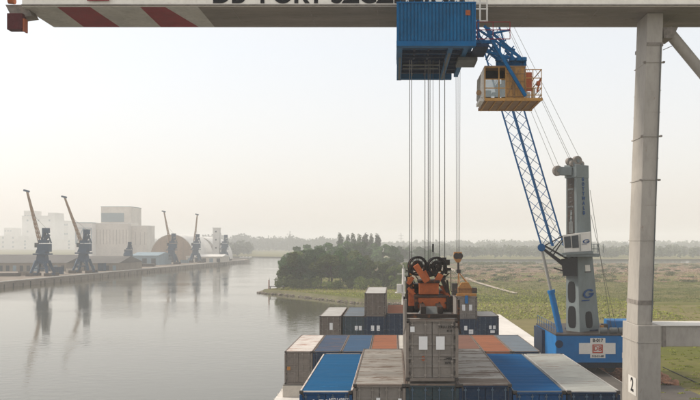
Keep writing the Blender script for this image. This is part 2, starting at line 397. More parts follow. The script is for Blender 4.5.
# left quay
lq = [(-146, 120), (-146, 200), (-144, 283), (-138, 420), (-132, 540), (-126, 654), (-129, 690), (-170, 740), (-420, 900), (-2250, 1100), (-2250, 120)]
slab('harbour_quay', 'quay_stone', lq, -1.5, 2.2)
mb = MB()
for i in range(2, 5):
    a = Vector(lq[i]); b = Vector(lq[i + 1]); n = max(1, int((b - a).length / 6)); 
    for k in range(n):
        p = a.lerp(b, (k + random.uniform(.2, .8)) / n); mb.box(p.x - .02, p.y - .15, -0.2, p.x + random.uniform(.1, .3), p.y + .15, random.uniform(1.0, 1.8))
o = mb.build('quay_fenders', 'black_steel'); struct(o)
mb = MB()
a, b2 = Vector(lq[1]), Vector(lq[2])
for i in range(1, 5):
    p = Vector(lq[i]); q = Vector(lq[i + 1]); mb.bar((p.x - .3, p.y, 2.3), (q.x - .3, q.y, 2.3), .7, .32)
struct(mb.build('quay_edge', 'concrete_pale'))

# hills left far
# ================================================================== VEGETATION
def leaf(mb, c, s, rr, up=0.0):
    a = rr.uniform(0, 2 * math.pi); z = rr.uniform(-1, 1); r = math.sqrt(1 - z * z)
    n = Vector((r * math.cos(a), r * math.sin(a), z)); u = n.orthogonal().normalized(); w = n.cross(u)
    t = rr.uniform(0, 6.28); u2 = (u * math.cos(t) + w * math.sin(t)) * s * rr.uniform(.6, 1.1); w2 = (w * math.cos(t) - u * math.sin(t)) * s * rr.uniform(.5, 1)
    c = Vector(c); mb.v += [tuple(c - u2), tuple(c - w2 * .6), tuple(c + u2), tuple(c + w2)]
    o = len(mb.v) - 4; mb.f.append((o, o + 1, o + 2, o + 3)); mb.sm.append(False)

def crown_mesh(seed, h, r, n, s, kind='round', mat='leaf_dark', base=0.15):
    rr = random.Random(seed); mb = MB(); lobes = []
    if kind == 'round':
        for i in range(24):
            t = rr.random(); z = h * (base + 0.14 + (0.78 - base) * t); a = rr.uniform(0, 6.28)
            q = r * (0.80 * math.sin(math.pi * (0.22 + 0.70 * t))) * math.sqrt(rr.uniform(.15, 1))
            lr = r * rr.uniform(.15, .42) * (1 - 0.35 * t); lobes.append((q * math.cos(a), q * math.sin(a), z, lr, lr * rr.uniform(.7, 1.0)))
    else:
        for i in range(22):
            t = i / 21; z = h * (0.10 + 0.86 * t); q = r * .25
            lr = r * (0.35 + 0.65 * math.sin(math.pi * min(1, .25 + t * .72))); lobes.append((rr.uniform(-q, q), rr.uniform(-q, q), z, lr * rr.uniform(.7, 1), h * .06))
    tot = sum(l[3] ** 2 for l in lobes)
    for x, y, z, a, b in lobes:
        for i in range(int(n * a * a / tot)):
            th = rr.uniform(0, 6.28); ph = math.acos(rr.uniform(-1, 1)); k = rr.uniform(.55, 1.08) ** .7
            leaf(mb, (x + a * k * math.sin(ph) * math.cos(th), y + a * k * math.sin(ph) * math.sin(th), z + b * k * math.cos(ph)), s, rr)
    return mb.mesh('crown', mat, fixn=False), lobes

def trunk_mesh(seed, h, lobes, r0):
    rr = random.Random(seed + 99); mb = MB(); pts = [Vector((0, 0, -0.3))]
    for i in range(1, 6): pts.append(Vector((rr.uniform(-.25, .25), rr.uniform(-.25, .25), h * .8 * i / 5)))
    for i in range(5): mb.tube(pts[i], pts[i + 1], r0 * (1 - i * .17), r0 * (1 - (i + 1) * .17), 7, False)
    for l in lobes[::2]:
        k = min(4, max(1, int(l[2] / (h * .8) * 5) - 1)); mb.tube(pts[k], Vector(l[:3]), r0 * .35, r0 * .08, 5, False)
    return mb.mesh('trunk', 'bark')

TREES = {}
def treekind(key, h, r, n, s, kind, mat, nv=3):
    L = []
    for i in range(nv):
        sd = hash((len(key), key[0], i)) % 1000 + i * 17 + int(h * 10); sd = i * 31 + int(h * 7) + len(key)
        cm, lb = crown_mesh(sd, h, r, n, s, kind, mat); L.append((cm, trunk_mesh(sd, h, lb, h * .022)))
    TREES[key] = L
treekind('bank', 13, 5.2, 6500, .34, 'round', 'leaf_dark', 4)
treekind('olive', 11, 4.8, 5000, .34, 'round', 'leaf_olive', 3)
treekind('back', 14, 6.0, 3200, .55, 'round', 'leaf_dark', 3)
treekind('poplar', 24, 2.9, 4600, .42, 'poplar', 'leaf_poplar', 3)
treekind('shrub', 3.2, 2.2, 1300, .17, 'round', 'leaf_olive', 3)

def tree(name, key, x, y, z, sc, label, cat, group, vi=None):
    vs = TREES[key]; cm, tm = vs[random.randrange(len(vs)) if vi is None else vi % len(vs)]
    o = thing(name, label, cat, (x, y, z), group); o.rotation_euler.z = random.uniform(0, 6.28)
    s = sc if isinstance(sc, tuple) else (sc, sc, sc); o.scale = s
    for nm, me in (('crown', cm), ('trunk', tm)):
        c = bpy.data.objects.new(nm, me); COL.objects.link(c); c.parent = o
    return o

# wooded spit: (px, depth, top_y)
spit = [(286, 268, 262), (293, 262, 252), (302, 266, 249), (311, 262, 253), (321, 268, 252), (331, 262, 251), (340, 266, 252), (350, 262, 255), (360, 266, 256), (371, 260, 260), (383, 262, 263), (395, 258, 264),
        (289, 292, 252), (299, 300, 251), (317, 296, 247), (329, 300, 250), (343, 305, 247), (354, 296, 250), (366, 300, 255), (379, 292, 259), (392, 300, 259), (405, 288, 262)]
nm_ = ['leftmost', 'second from the left', 'third from the left', 'fourth from the left', 'fifth from the left', 'sixth from the left', 'seventh from the left', 'eighth from the left', 'ninth from the left', 'tenth from the left', 'eleventh from the left', 'rightmost']
nb_ = ['leftmost', 'second', 'third', 'fourth', 'fifth', 'sixth', 'seventh', 'eighth', 'ninth', 'last']
for i, (px, d, ty) in enumerate(spit):
    h = PZ(ty, d) - 1.2; low = px > 365
    key = 'olive' if (low or i % 4 == 1) else 'bank'; hh = 11 if key == 'olive' else 13
    s = h / hh / 0.97
    front = i < 12
    lab = ('%s tree of the front row on the wooded spit' % nm_[i]) if front else ('%s crown from the left, behind the spit\'s front row' % nb_[i - 12])
    tree('broadleaf_tree', key, PX(px, d), d, 1.2, (s * (.92 + .2 * (i % 3)) , s * .95, s), lab, 'tree', 'trees on the wooded spit')
# undergrowth bushes on the spit shore
for i, px in enumerate([283, 290, 298, 306, 316, 327, 338, 349, 361, 373, 386, 398]):
    d = 256 + 3 * math.sin(i * 2.1)
    tree('bush', 'shrub', PX(px, d), d, 1.1, random.uniform(1.0, 1.5), '%s low bush at the foot of the spit trees' % nm_[i], 'bush', 'bushes at the foot of the spit trees')
# poplars
for i, (px, ty, w_) in enumerate([(340.5, 233, 1.0), (348, 235, .9), (353, 233.5, 1.0), (359, 234, .9), (366, 233, 1.15), (371.5, 234, .8), (377, 233.5, 1.0)]):
    d = 500 + (i % 3) * 8; h = PZ(ty, d) - 1.2
    tree('poplar_tree', 'poplar', PX(px, d), d, 1.2, (w_, w_, h / 24), '%s of the slim poplars rising behind the spit' % ['leftmost', 'second from left', 'third from left', 'middle one', 'third from right', 'second from right', 'rightmost'][i], 'tree', 'row of poplars behind the spit')
# hazy trees behind
bk = [(296, 246), (306, 244), (316, 247), (325, 243.5), (333, 246), (344, 242), (352, 244), (362, 243), (372, 244), (383, 245), (391, 247), (400, 246), (409, 248), (420, 247), (432, 249)]
for i, (px, ty) in enumerate(bk):
    d = (430 if px < 392 else 560) + 30 * math.sin(i * 1.7); h = PZ(ty, d) - 1.2
    tree('background_tree', 'back', PX(px, d), d, 1.2, (h / 13 * 1.15, h / 13 * 1.15, h / 13.5), 'number %d from the left in the hazy row of trees behind the spit and ropes' % (i + 1), 'tree', 'hazy trees behind the spit')

def wood(name, label, x0, x1, d0, d1, h0, h1, n, leaves, s, mat='leaf_far', z=1.0, hf=None, wide=1.0):
    mb = MB(); rr = random.Random(len(name) + n)
    for i in range(n):
        px = rr.uniform(x0, x1); d = rr.uniform(d0, d1); x = PX(px, d)
        h = rr.uniform(h0, h1) * (hf(px) if hf else 1) * (0.85 + 0.35 * noise.noise((px * .06, d * .004, 3)))
        r = h * rr.uniform(.28, .45)
        for k in range(leaves):
            th = rr.uniform(0, 6.28); ph = math.acos(rr.uniform(-1, 1)); q = rr.uniform(.3, 1)
            leaf(mb, (x + wide * r * q * math.sin(ph) * math.cos(th), d + wide * .5 * r * q * math.sin(ph) * math.sin(th), z + h * .52 + h * .46 * q * math.cos(ph)), s, rr)
    o = mb.build(name, mat, fixn=False); o['kind'] = 'stuff'; tag(o, label, 'wood'); return o
wood('far_wood', 'hazy blue far-off wood along the left of the horizon', 205, 345, 1450, 1950, 25, 36, 480, 70, 3.4, hf=lambda x: 1.12 - (x - 205) / 500)
wood('distant_wood', 'pale blue wood along the whole right horizon', 330, 720, 1500, 2100, 15, 25, 850, 60, 3.4)
wood('field_edge_wood', 'grey green wood at the far edge of the marsh fields', 395, 725, 800, 1250, 10.5, 15, 850, 60, 1.7)
wood('left_shore_wood', 'dim trees on the far shore behind the harbour quay', 200, 250, 900, 1300, 15, 22, 110, 60, 2.6)
wood('faint_wood', 'barely visible wood behind the harbour sheds', -40, 215, 2300, 2900, 26, 38, 220, 60, 5)
wood('marsh_scrub', 'low green scrub on the nearer half of the marsh behind the quay', 405, 730, 200, 310, .2, .7, 4200, 16, .11, 'leaf_bush', 1.15, wide=14)
wood('field_bushes', 'dark bushes dotted in lines over the pinkish fields', 405, 730, 300, 560, .5, 2.3, 260, 110, .3, 'leaf_bush', 1.1, wide=5)
wood('far_bushes', 'thin line of dark bushes where the pinkish fields end', 405, 590, 540, 574, .8, 2.4, 110, 90, .4, 'leaf_bush', 1.1, wide=3)
wood('near_scrub', 'low scrub on the grass beside the grey leg', 640, 900, 60, 190, .08, .35, 1500, 70, .07, 'leaf_scrub', 1.15, wide=7)
wood('reed_belt', 'pinkish brown reed belt across the marsh', 400, 730, 300, 580, .3, .9, 1500, 40, .28, 'reed', 1.1, wide=12)
# tufts of grass along the spit's shore
mb = MB(); rr = random.Random(5)
for i in range(14000):
    d = rr.uniform(154, 262); x = rr.uniform(-38, 42) if d > 250 else rr.uniform(-4 - (d - 210) * .8 if d > 214 else 14, 60)
    leaf(mb, (x, d, 1.25 + rr.uniform(0, .35)), rr.uniform(.12, .28), rr)
o = mb.build('bank_grass', 'leaf_scrub', fixn=False); o['kind'] = 'stuff'; tag(o, 'rough green grass on the bank ahead of the ship', 'grass')
# rubble behind the mobile crane
mb = MB()
for i in range(500): blob(mb, (rr.uniform(24, 31) , rr.uniform(83, 97), 1.3 + rr.uniform(-.05, .2)), rr.uniform(.12, .45), i + 50)
o = mb.build('rubble', 'rust_heap'); o['kind'] = 'stuff'; tag(o, 'reddish rubble lying on the ground behind the mobile crane', 'rubble')
mb = MB()
for i in range(420): blob(mb, (rr.uniform(26, 34) , rr.uniform(62, 72), 1.25 + rr.uniform(-.05, .2)), rr.uniform(.1, .4), i + 50)
o = mb.build('gravel_patch', 'rust_heap'); o['kind'] = 'stuff'; tag(o, 'brown gravel patch in the grass right of the grey leg', 'gravel')

# navigation mark on the tip of the spit
nb = thing('navigation_post', 'reddish post standing in the water at the tip of the spit', 'post', (PX(269, 257), 257, 0))
b0 = worldloc(nb)
mb = MB(); mb.tube(b0 + Vector((0, 0, -1)), b0 + Vector((0, 0, 4.3)), .24, .2); mb.build('post', 'post_red', nb)
mb = MB(); mb.tube(b0 + Vector((0, 0, 4.3)), b0 + Vector((0, 0, 5.0)), .32, .1); mb.build('top_mark', 'mast_white', nb)
jt = thing('timber_jetty', 'short low timber jetty beside the reddish post', 'jetty', (PX(277, 256), 256, 0)); b0 = worldloc(jt)
mb = MB(); mb.box(b0.x - 2.6, b0.y - .6, 2.0, b0.x + 2.6, b0.y + .6, 2.2); mb.build('jetty_deck', 'frame_dark', jt)
for dx in (-2.2, 0, 2.2): 
    mb = MB(); mb.tube((b0.x + dx, b0.y, -.8), (b0.x + dx, b0.y, 2.0), .14); mb.build('pile', 'frame_dark', jt)

# ================================================================== SHIP
XL, XR = -10.35, 13.45
ship = thing('container_ship', 'dark hulled container ship with white deck under the containers', 'ship', (1.6, 50, 0))
prof = [(-1, 1.0), (88, 1.0), (98, .93), (106, .78), (112, .55), (116, .28), (118, .03)]
mb = MB(); cx = (XL + XR) / 2; hw = (XR - XL) / 2; vs = []
Y0 = -30
ys = [(Y0, 1.0)] + prof[1:]
top = [(cx - hw * k, y) for y, k in ys] + [(cx + hw * k, y) for y, k in reversed(ys)]
bot = [(cx - hw * k * .92, min(y, 113)) for y, k in ys] + [(cx + hw * k * .92, min(y, 113)) for y, k in reversed(ys)]
n = len(top)
mb.add([(x, y, 2.9) for x, y in top] + [(x, y, -1.2) for x, y in bot], [(i, n + i, n + (i + 1) % n, (i + 1) % n) for i in range(n)])
mb.build('hull', 'hull_dark', ship)
mb = MB(); mb.add([(x, y, 3.0) for x, y in top], [tuple(range(n))]); mb.add([(x, y, 2.9) for x, y in top] + [(x, y, 3.0) for x, y in top], [(i, n + i, n + (i + 1) % n, (i + 1) % n) for i in range(n)])
mb.build('deck', 'deck_white', ship)
for (a, b) in ((28, 52), (67.6, 83)):
    mb = MB(); mb.box(-9.75, a, 3.0, 13.0, b, 4.0); c_ = mb.build('hatch_coaming', 'coaming_cream', ship, .05)
    mb = MB(); mb.box(-9.72, a + .05, 4.0, 12.98, b - .05, 4.09); mb.build('hatch_cover', 'hatch_green', c_)
mb = MB()
for i in range(60):
    y = -20 + i * 2.1
    if y < 88: mb.tube((XL + .1, y, 3), (XL + .1, y, 3.25), .03, n=5)
mb.build('deck_edge_rail', 'deck_white', ship)
# foremast
ms = MB(); mx = PX(403.2, 105); ms.tube((mx, 105, 3), (mx, 105, PZ(268.5, 105)), .26, .16, 10); mast = ms.build('foremast', 'mast_white', ship)
mb = MB(); mb.box(mx - .85, 104.5, PZ(292, 105), mx - .2, 105.3, PZ(284, 105)); mb.build('lamp_box', 'mast_white', mast, .03)
mb = MB(); mb.box(mx - 1.1, 104.3, PZ(293, 105), mx + .3, 105.5, PZ(292.2, 105)); mb.bar((mx - .8, 105, PZ(274, 105)), (mx + .8, 105, PZ(274, 105)), .08); mb.tube((mx, 105, PZ(268, 105)), (mx, 105, PZ(265, 105)), .05)
mb.box(mx + .1, 104.7, PZ(281, 105), mx + .6, 105.2, PZ(277, 105)); mb.build('mast_platform', 'mast_white', mast)

# ================================================================== CONTAINERS
CW = 2.44
def corr_wall(mb, axis, c0, c1, z0, z1, pos, amp, n, sgn):
    """corrugated wall running along axis ('x' or 'y') from c0 to c1 at pos"""
    pts = []; step = (c1 - c0) / n
    for i in range(n):
        for t, o in ((0, 0), (.28, 0), (.5, 1), (.78, 1)): pts.append((c0 + (i + t) * step, pos + sgn * amp * o))
    pts.append((c1, pos)); vs = []
    for c, o in pts:
        for z in (z0, z1): vs.append((o, c, z) if axis == 'y' else (c, o, z))
    mb.add(vs, [(2 * i, 2 * i + 2, 2 * i + 3, 2 * i + 1) for i in range(len(pts) - 1)])
MESHC = {}
def cparts(L, H):
    """mesh builders of a container: door end at y=0, x centred, z 0..H"""
    if (L, H) in MESHC: return MESHC[(L, H)]
    w = CW / 2; t = .08; D = {}
    mb = MB(); n = 36 if L > 10 else 18
    corr_wall(mb, 'y', t, L - t, .16, H - .09, -w + .045, .036, n, -1)
    corr_wall(mb, 'y', t, L - t, .16, H - .09, w - .045, .036, n, 1)
    corr_wall(mb, 'x', -w + t, w - t, .16, H - .09, L - .06, .036, 9, 1)
    mb.box(-w + .06, .1, .12, w - .06, L - .07, .16)
    D['body'] = mb
    mb = MB()
    for sx in (-1, 1):
        for y in (t, L - t): mb.box(sx * w, y - t, .18, sx * (w - .15), y + t * .6, H - .18)
        mb.box(sx * w, .18, 0.005, sx * (w - .09), L - .18, .155)
    for y in (0, L - .12):
        mb.box(-w + .18, y, 0.005, w - .18, y + .12, .15); mb.box(-w + .18, y, H - .13, w - .18, y + .12, H - .05)
    D['frame'] = mb
    mb = MB()
    for sx in (-1, 1): mb.box(sx * w, .18, H - .10, sx * (w - .075), L - .18, H - .006)
    for y in (0, L - .09): mb.box(-w + .18, y, H - .048, w - .18, y + .09, H - .004)
    D['rails'] = mb
    mb = MB()
    for sx in (-1, 1):
        for y in (0, L - .178):
            for z in (0, H - .118):
                mb = MB(); mb.box(sx * (w + .004), y - .004, z, sx * (w - .175), y + .182, z + .122); D['cast%d' % len([k for k in D if k.startswith('cast')])] = mb
    mb = MB(); n = 34 if L > 10 else 17; step = (L - .3) / n; vs = []; pts = []
    for i in range(n):
        for tt, o in ((0, 0), (.35, 0), (.5, 1), (.85, 1)): pts.append((.15 + (i + tt) * step, H - .045 + .022 * o))
    pts.append((L - .15, H - .045))
    for y, z in pts: vs += [(-w + .081, y, z), (w - .081, y, z)]
    mb.add(vs, [(2 * i, 2 * i + 1, 2 * i + 3, 2 * i + 2) for i in range(len(pts) - 1)])
    mb.box(-w + .081, .13, H - .06, w - .081, .16, H - .015); mb.box(-w + .081, L - .16, H - .06, w - .081, L - .13, H - .015)
    D['roof'] = mb
    # door leaf (right one), with horizontal pressings
    for nm, s in (('dl', -1), ('dr', 1)):
        mb = MB(); x0, x1 = sorted((s * .015, s * (w - .16))); z0, z1 = .17, H - .15; k = 5; hh = (z1 - z0) / k
        vs = []; rows = []
        for i in range(k):
            for tt, o in ((.0, 0), (.10, 0), (.16, 1), (.84, 1), (.9, 0)): rows.append((z0 + (i + tt) * hh, .05 + .03 * o))
        rows.append((z1, .05))
        for z, y in rows: vs += [(x0, y, z), (x1, y, z)]
        mb.add(vs, [(2 * i, 2 * i + 1, 2 * i + 3, 2 * i + 2) for i in range(len(rows) - 1)])
        D[nm] = mb
        for ri, xr in enumerate((.30, .86)):
            rb = MB(); x = s * xr * (w - .14) * 1.0; rb.tube((x, .03, .06), (x, .03, H - .05), .022, n=6)
            for z in (.25, .9, 1.55, H - .3): rb.box(x - .06, .012, z, x + .06, .052, z + .07)
            rb.box(x - .02, -.005, 1.05, x + s * .3, .02, 1.10)
            D[nm + 'r%d' % ri] = rb
        hb = MB()
        for z in (.3, .85, 1.4, 1.95, H - .3): hb.box(s * (w - .2), .0, z, s * (w - .12), .06, z + .16)
        hb.box(s * (w - .165), .02, .2, s * (w - .15), .06, H - .15)
        D[nm + 'h'] = hb
    MESHC[(L, H)] = D; return D
MC = {}
def cm(L, H, k, mat):
    key = (L, H, k, mat)
    if key not in MC: MC[key] = cparts(L, H)[k].mesh(k, mat, fixn=k not in ('body', 'dl', 'dr', 'roof') or True)
    return MC[key]
def container(x, y, z, L, H, body, roof, label, group='shipping containers aboard the ship', frame=None, papers=(), texts=()):
    """x = left edge, y = door end, z = bottom"""
    o = thing('shipping_container', label, 'shipping container', (x + CW / 2, y, z), group)
    def part(nm, k, mat, par=o):
        c = bpy.data.objects.new(nm, cm(L, H, k, mat)); COL.objects.link(c); c.parent = par; return c
    part('body', 'body', body); part('frame', 'frame', 'body_grey' if body == 'body_grey_light' else body); part('roof_rails', 'rails', frame or 'rail_rust'); [part('corner_casting', 'cast%d' % k_, 'frame_dark') for k_ in range(8)]; part('roof', 'roof', roof)
    for s in ('dl', 'dr'):
        d = part('door', s, body); [part('locking_rod', s + 'r%d' % k_, 'rod_grey' if 'grey' in body else ('rod_blue' if body in ('body_navy', 'body_teal', 'body_blue') else body), d) for k_ in (0, 1)]; part('hinges', s + 'h', 'frame_dark', d)
    base = Vector((x + CW / 2, y, z))
    for (px, pz, w, h) in papers:
        mb = MB(); mb.box(base.x + px - w / 2, y + .005, z + pz - h / 2, base.x + px + w / 2, y + .012, z + pz + h / 2); mb.build('placard', 'white_paper', o)
    for (txt, px, pz, size, mat) in texts:
        lettering(txt, 'lettering', mat, o, base + Vector((px, .004, pz)), size, bold=.02, depth=.004)
    return o

HC, ST = 2.90, 2.59
DECK = 4.10
d1 = 35.8
# row 1: (left edge, top below camera, H, body, roof, frame, label)
row1 = [(-4.38, ST, 'body_blue', 'roof_blue', 'roof_white', 'clean blue roofed container with pale roof edges, leftmost of the front row'),
        (-1.90, HC, 'body_grey_light', 'roof_grey_rusty', None, 'rust streaked grey container right beside the clean blue roofed one'),
        (0.56, HC, 'body_teal', 'roof_grey_rusty', None, 'dark teal container right under the one held by the orange spreader'),
        (3.02, HC, 'body_navy', 'roof_dirty_white', None, 'dirty white roofed container just right of the spreader stack'),
        (5.52, ST, 'body_blue', 'roof_blue_two', 'roof_slate_grey', 'bright blue roofed container between the dirty white and light grey ones'),
        (8.04, ST, 'body_navy', 'roof_light_grey', 'roof_pale', 'light grey roofed container at the right end of the front row')]
txt1 = {0: ([], [('APL', -.25, 1.95, .62, 'white_paper'), ('APZU 458123', .62, 2.2, .17, 'white_paper')]),
        1: ([(-.05, 2.15, .18, .26), (.95, 2.05, .16, .4)], []),
        2: ([(.25, 1.9, .2, .3), (.6, 1.9, .2, .3)], []),
        3: ([], []), 4: ([], []), 5: ([(.6, 1.9, .2, .3)], [])}
for i, (x, H, bd, rf, fr, lab) in enumerate(row1):
    pp, tt = txt1[i]
    zt = CZ - (6.55 if H == HC else 6.86)
    container(x, d1, zt - H, 12.19, H, bd, rf, lab, frame=fr, papers=pp, texts=tt)
    container(x, d1, DECK, 12.19, HC, ['body_orange', 'body_grey', 'body_navy', 'body_orange', 'body_grey', 'body_blue'][i], 'roof_pale',
              'bottom container under the ' + ['clean blue roofed', 'rust streaked grey', 'dark teal', 'dirty white roofed', 'bright blue roofed', 'light grey roofed'][i] + ' one')
# held container
for o_ in list(COL.objects):
    if o_.get('label', '').startswith('dirty white roofed container'):
        b0 = worldloc(o_)
        for (xa, ya, xb, yb, mt) in ((-1.13, .2, 1.13, 1.7, 'roof_brown_dark'), (-1.13, 2.5, .55, 3.0, 'roof_brown_dark'), (-.2, 7.1, 1.12, 7.5, 'roof_brown_dark')):
            mb = MB(); mb.box(b0.x + xa, b0.y + ya, b0.z + HC - .024, b0.x + xb, b0.y + yb, b0.z + HC - .016); mb.build('roof_patch', mt, o_)
held = container(.56, 36.0, CZ - 6.44, 12.19, HC, 'body_grey_light', 'roof_dirty_white', 'large grey container held by the orange spreader over the middle stack', group=None,
          papers=[(-.92, 2.42, .20, .26), (-.42, 1.78, .40, .62), (.38, 1.78, .40, .62)],
          texts=[('TRLU 257528', .75, 2.52, .16, 'text_dark'), ('4510', .80, 2.34, .13, 'text_dark'), ('8', -.42, 1.05, .30, 'panel_red'), ('30480', .72, 1.05, .15, 'text_dark'), ('3870', .72, .85, .15, 'text_dark')])
# row 2
row2 = [(0, 'body_grey', 'roof_white', 'container with a rust spotted white roof, leftmost of the second row', [], HC),
        (1, 'body_navy', 'roof_slate_rust', 'dark slate roofed container with rust patches beside the white roofed one', [], HC),
        (2, 'body_navy', 'roof_slate', 'plain slate blue roofed container directly behind the clean blue one', [], HC),
        (3, 'body_orange', 'roof_orange', 'orange brown roofed container behind the rust streaked grey one', [], HC),
        (4, 'body_grey', 'roof_cream', 'cream roofed container half hidden behind the held grey container', [], HC),
        (6, 'body_orange', 'roof_brown', 'dark brown roofed container right of the held one, in the second row', [], HC),
        (7, 'body_orange', 'roof_orange', 'rusty orange roofed container behind the bright blue roofed one', [], HC),
        (8, 'body_navy', 'roof_slate_grey', 'slate grey roofed container at the right end of the second row', [], HC)]
for i, bd, rf, lab, pp, H in row2:
    texts = []
    c = container(-9.6 + 2.5 * i, 67.8, DECK, 12.19, H, bd, rf, lab, papers=pp, texts=texts)
    if i == 0:
        mb = MB(); mb.box(-9.6 + .22, 67.79, DECK + 1.25, -9.6 + .5, 67.8, DECK + 1.55); mb.build('placard', 'hook_yellow', c)
# row 3 (88 m), deck at z 3.0
P3 = [(-.55, 1.5, .34, .6), (.1, 1.5, .34, .6)]
z3 = 3.02
row3 = [(-8.48, 'body_brown_grey', 'roof_pale', ST, z3 + ST, 12.19, 'brown grey container with a pale roof, leftmost of the far row', [(.1, 1.4, .36, .8)]),
        (-5.81, 'body_teal', 'roof_slate_grey', ST, z3 + ST, 12.19, 'dark teal container with white placards, second from left in the far row', [(.3, 1.2, .34, .5), (.75, 1.2, .34, .5)]),
        (-3.36, 'body_navy', 'roof_slate', ST, z3 + ST, 12.19, 'navy container with white placards under the raised grey one, far row', [(-.3, 1.2, .36, .6), (.35, 1.2, .36, .6)]),
        (-.85, 'body_navy', 'roof_orange', HC, z3 + ST, 12.19, 'navy container with an orange roof beside the foremast', []),
        (-3.36, 'body_brown_grey', 'roof_pale', 2.45, z3 + 2 * ST, 12.19, 'pale roofed grey container stacked highest in the far row', []),
        (7.05, 'body_navy', 'roof_slate', ST, z3 + ST - .3, 6.06, 'navy container under the one hanging from the yellow frame', [(-.1, 1.5, .34, .5), (.5, 1.1, .5, .5)]),
        (9.50, 'body_navy', 'roof_pale', ST, z3 + ST, 6.06, 'navy container with pale roof and white placards at the right of the far row', [(.25, 1.3, .3, .4), (.7, 1.3, .3, .4), (.5, .8, .5, .3)])]
for x, bd, rf, H, z, L, lab, pp in row3:
    container(x, 88.0, z, L, H if H != 2.45 else ST, bd, rf, lab, papers=pp)
for x, L, nm in ((-8.48, 12.19, 'brown grey'), (-5.81, 12.19, 'dark teal'), (-3.36, 12.19, 'navy and grey'), (-.85, 12.19, 'orange roofed'), (9.5, 6.06, 'far right pale roofed')):
    container(x, 88.0, z3, L, ST, 'body_orange', 'roof_orange', 'bottom container of the far row, under the %s stack' % nm)
container(7.05, 88.0, z3, 6.06, 2.59 - .3 + .0 if False else ST - .3, 'body_grey', 'roof_pale', 'bottom container of the far row, under the yellow lifting frame')
# container hanging from the mobile crane
cx3 = PX(466.5, 88.6) - CW / 2
hang = container(cx3, 88.4, PZ(319.5, 88.4), 6.06, ST, 'body_grey_light', 'roof_pale', 'small grey container hanging from the yellow frame of the mobile crane', group=None, papers=[(-.35, 1.35, .35, .7), (.45, 1.35, .35, .7)])

# ================================================================== GANTRY CRANE
gc = thing('gantry_crane', 'tall grey portal crane with white lettered girder across the top', 'crane', (15.4, 47, 2.5))
DN, DF = 45.0, 49.2
zb = CZ + 13.74
xl = PX(22, DN); XRg = 38.0
mb = MB(); mb.box(xl, DN, zb + .02, XRg, DF, zb + 2.6)
gird = mb.build('girder', 'girder_white', gc, 0)
# underside plates: grey striped end, brown middle
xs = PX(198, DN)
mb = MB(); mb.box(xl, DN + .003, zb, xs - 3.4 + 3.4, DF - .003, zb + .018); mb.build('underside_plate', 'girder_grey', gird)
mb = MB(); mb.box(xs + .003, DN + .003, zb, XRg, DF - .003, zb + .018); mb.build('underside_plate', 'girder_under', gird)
for (a, b, c, d) in ((57, 90, 120, 84), (140, 165, 199, 161)):
    sl = 0
    x0, x1 = PX(a, DN), PX(b, DN); x2, x3 = PX(c, DF), PX(d, DF)
    mb = MB(); mb.prism([(x0, DN + .004, zb - .004), (x1, DN + .004, zb - .004), (x2, DF - .004, zb - .004), (x3, DF - .004, zb - .004)], (0, 0, .004)); mb.build('warning_stripe', 'stripe_red', gird)
# flanges along the girder edges, stiffener seams
mb = MB(); mb.box(xl, DN - .12, zb + .05, XRg, DN, zb + .12); mb.box(xl, DF, zb + .02, XRg, DF + .12, zb + .09)
for x in (-9.5, -5, -1, 3.5, 8, 12, 17): mb.box(x, DN + .02, zb - .012, x + .05, DF - .02, zb - .004)
mb.build('edge_flange', 'flange_brown', gird)
mb = MB(); 
mb.box(PX(88, DN), DN - .14, PZ(1.5, DN), PX(110, DN), DN - .125, PZ(-12, DN)); mb.build('red_plate', 'stripe_red', gird)
lettering('DB  PORT SZCZECIN', 'lettering', 'text_dark', gc, (PX(212, DN), DN - .02, PZ(2.6, DN)), 1.45, align='LEFT', bold=.03, depth=.012, spacing=1.02)
# end fitting, left
mb = MB(); mb.box(PX(5, DN), DN + .2, PZ(28.5, DN), PX(20.5, DN), DN + .75, PZ(12, DN)); bf = mb.build('buffer', 'buffer_red', gc, .03)
mb = MB(); mb.box(PX(20.5, DN) + .003, DN + .25, PZ(30, DN), PX(20.5, DN) + .10, DN + .7, PZ(17, DN)); mb.build('buffer_plate', 'panel_red', bf)
mb = MB(); mb.prism([(PX(1, DN), DN + .5, PZ(2, DN)), (PX(22, DN) , DN + .5, PZ(2, DN)), (PX(28, DN), DN + .5, PZ(13, DN)), (PX(8, DN), DN + .5, PZ(16, DN))], (0, .9, 0)); mb.build('buffer_bracket', 'flange_brown', gc)
mb = MB(); mb.tube((PX(8, DN), DN + .1, PZ(0, DN)), (PX(14, DN), DN + .1, PZ(.5, DN)), .2); mb.build('lamp', 'spreader_orange', gc)
# leg
def section(mb, a, b):
    mb.add(a + b, [(0, 1, 2, 3), (7, 6, 5, 4), (4, 5, 1, 0), (5, 6, 2, 1), (6, 7, 3, 2), (7, 4, 0, 3)])
def lrect(xl_, xr_, yn, yf, z): return [(xl_, yn, z), (xr_, yn, z), (xr_, yf, z), (xl_, yf, z)]
def legx(py):  # near-face left/right px
    t = (py - 28) / (320 - 28); return 647.5 + (637.5 - 647.5) * t, 663.5 + (652.5 - 663.5) * t
ld = 46.2; lf = 48.4
zt, zk = zb + .003, PZ(325, ld)
a0, a1 = legx(28); b0_, b1_ = legx(325)
mb = MB(); section(mb, lrect(PX(b0_, ld), PX(b1_, ld), ld, lf, zk), lrect(PX(a0, ld), PX(a1, ld), ld, lf - .2, zt)); leg = mb.build('leg', 'leg_grey', gc, .03)
lb = 45.9
mb = MB(); section(mb, lrect(PX(637, lb), PX(661, lb), lb, 49.0, 2.9), lrect(PX(638, lb), PX(661, lb), lb, 49.0, zk)); mb.build('lower_leg', 'leg_grey', gc, .04)
mb = MB(); mb.box(PX(632, lb), 42.5, 2.58, PX(667, lb), 52, 3.3); mb.build('bogie', 'flange_brown', gc, .05)
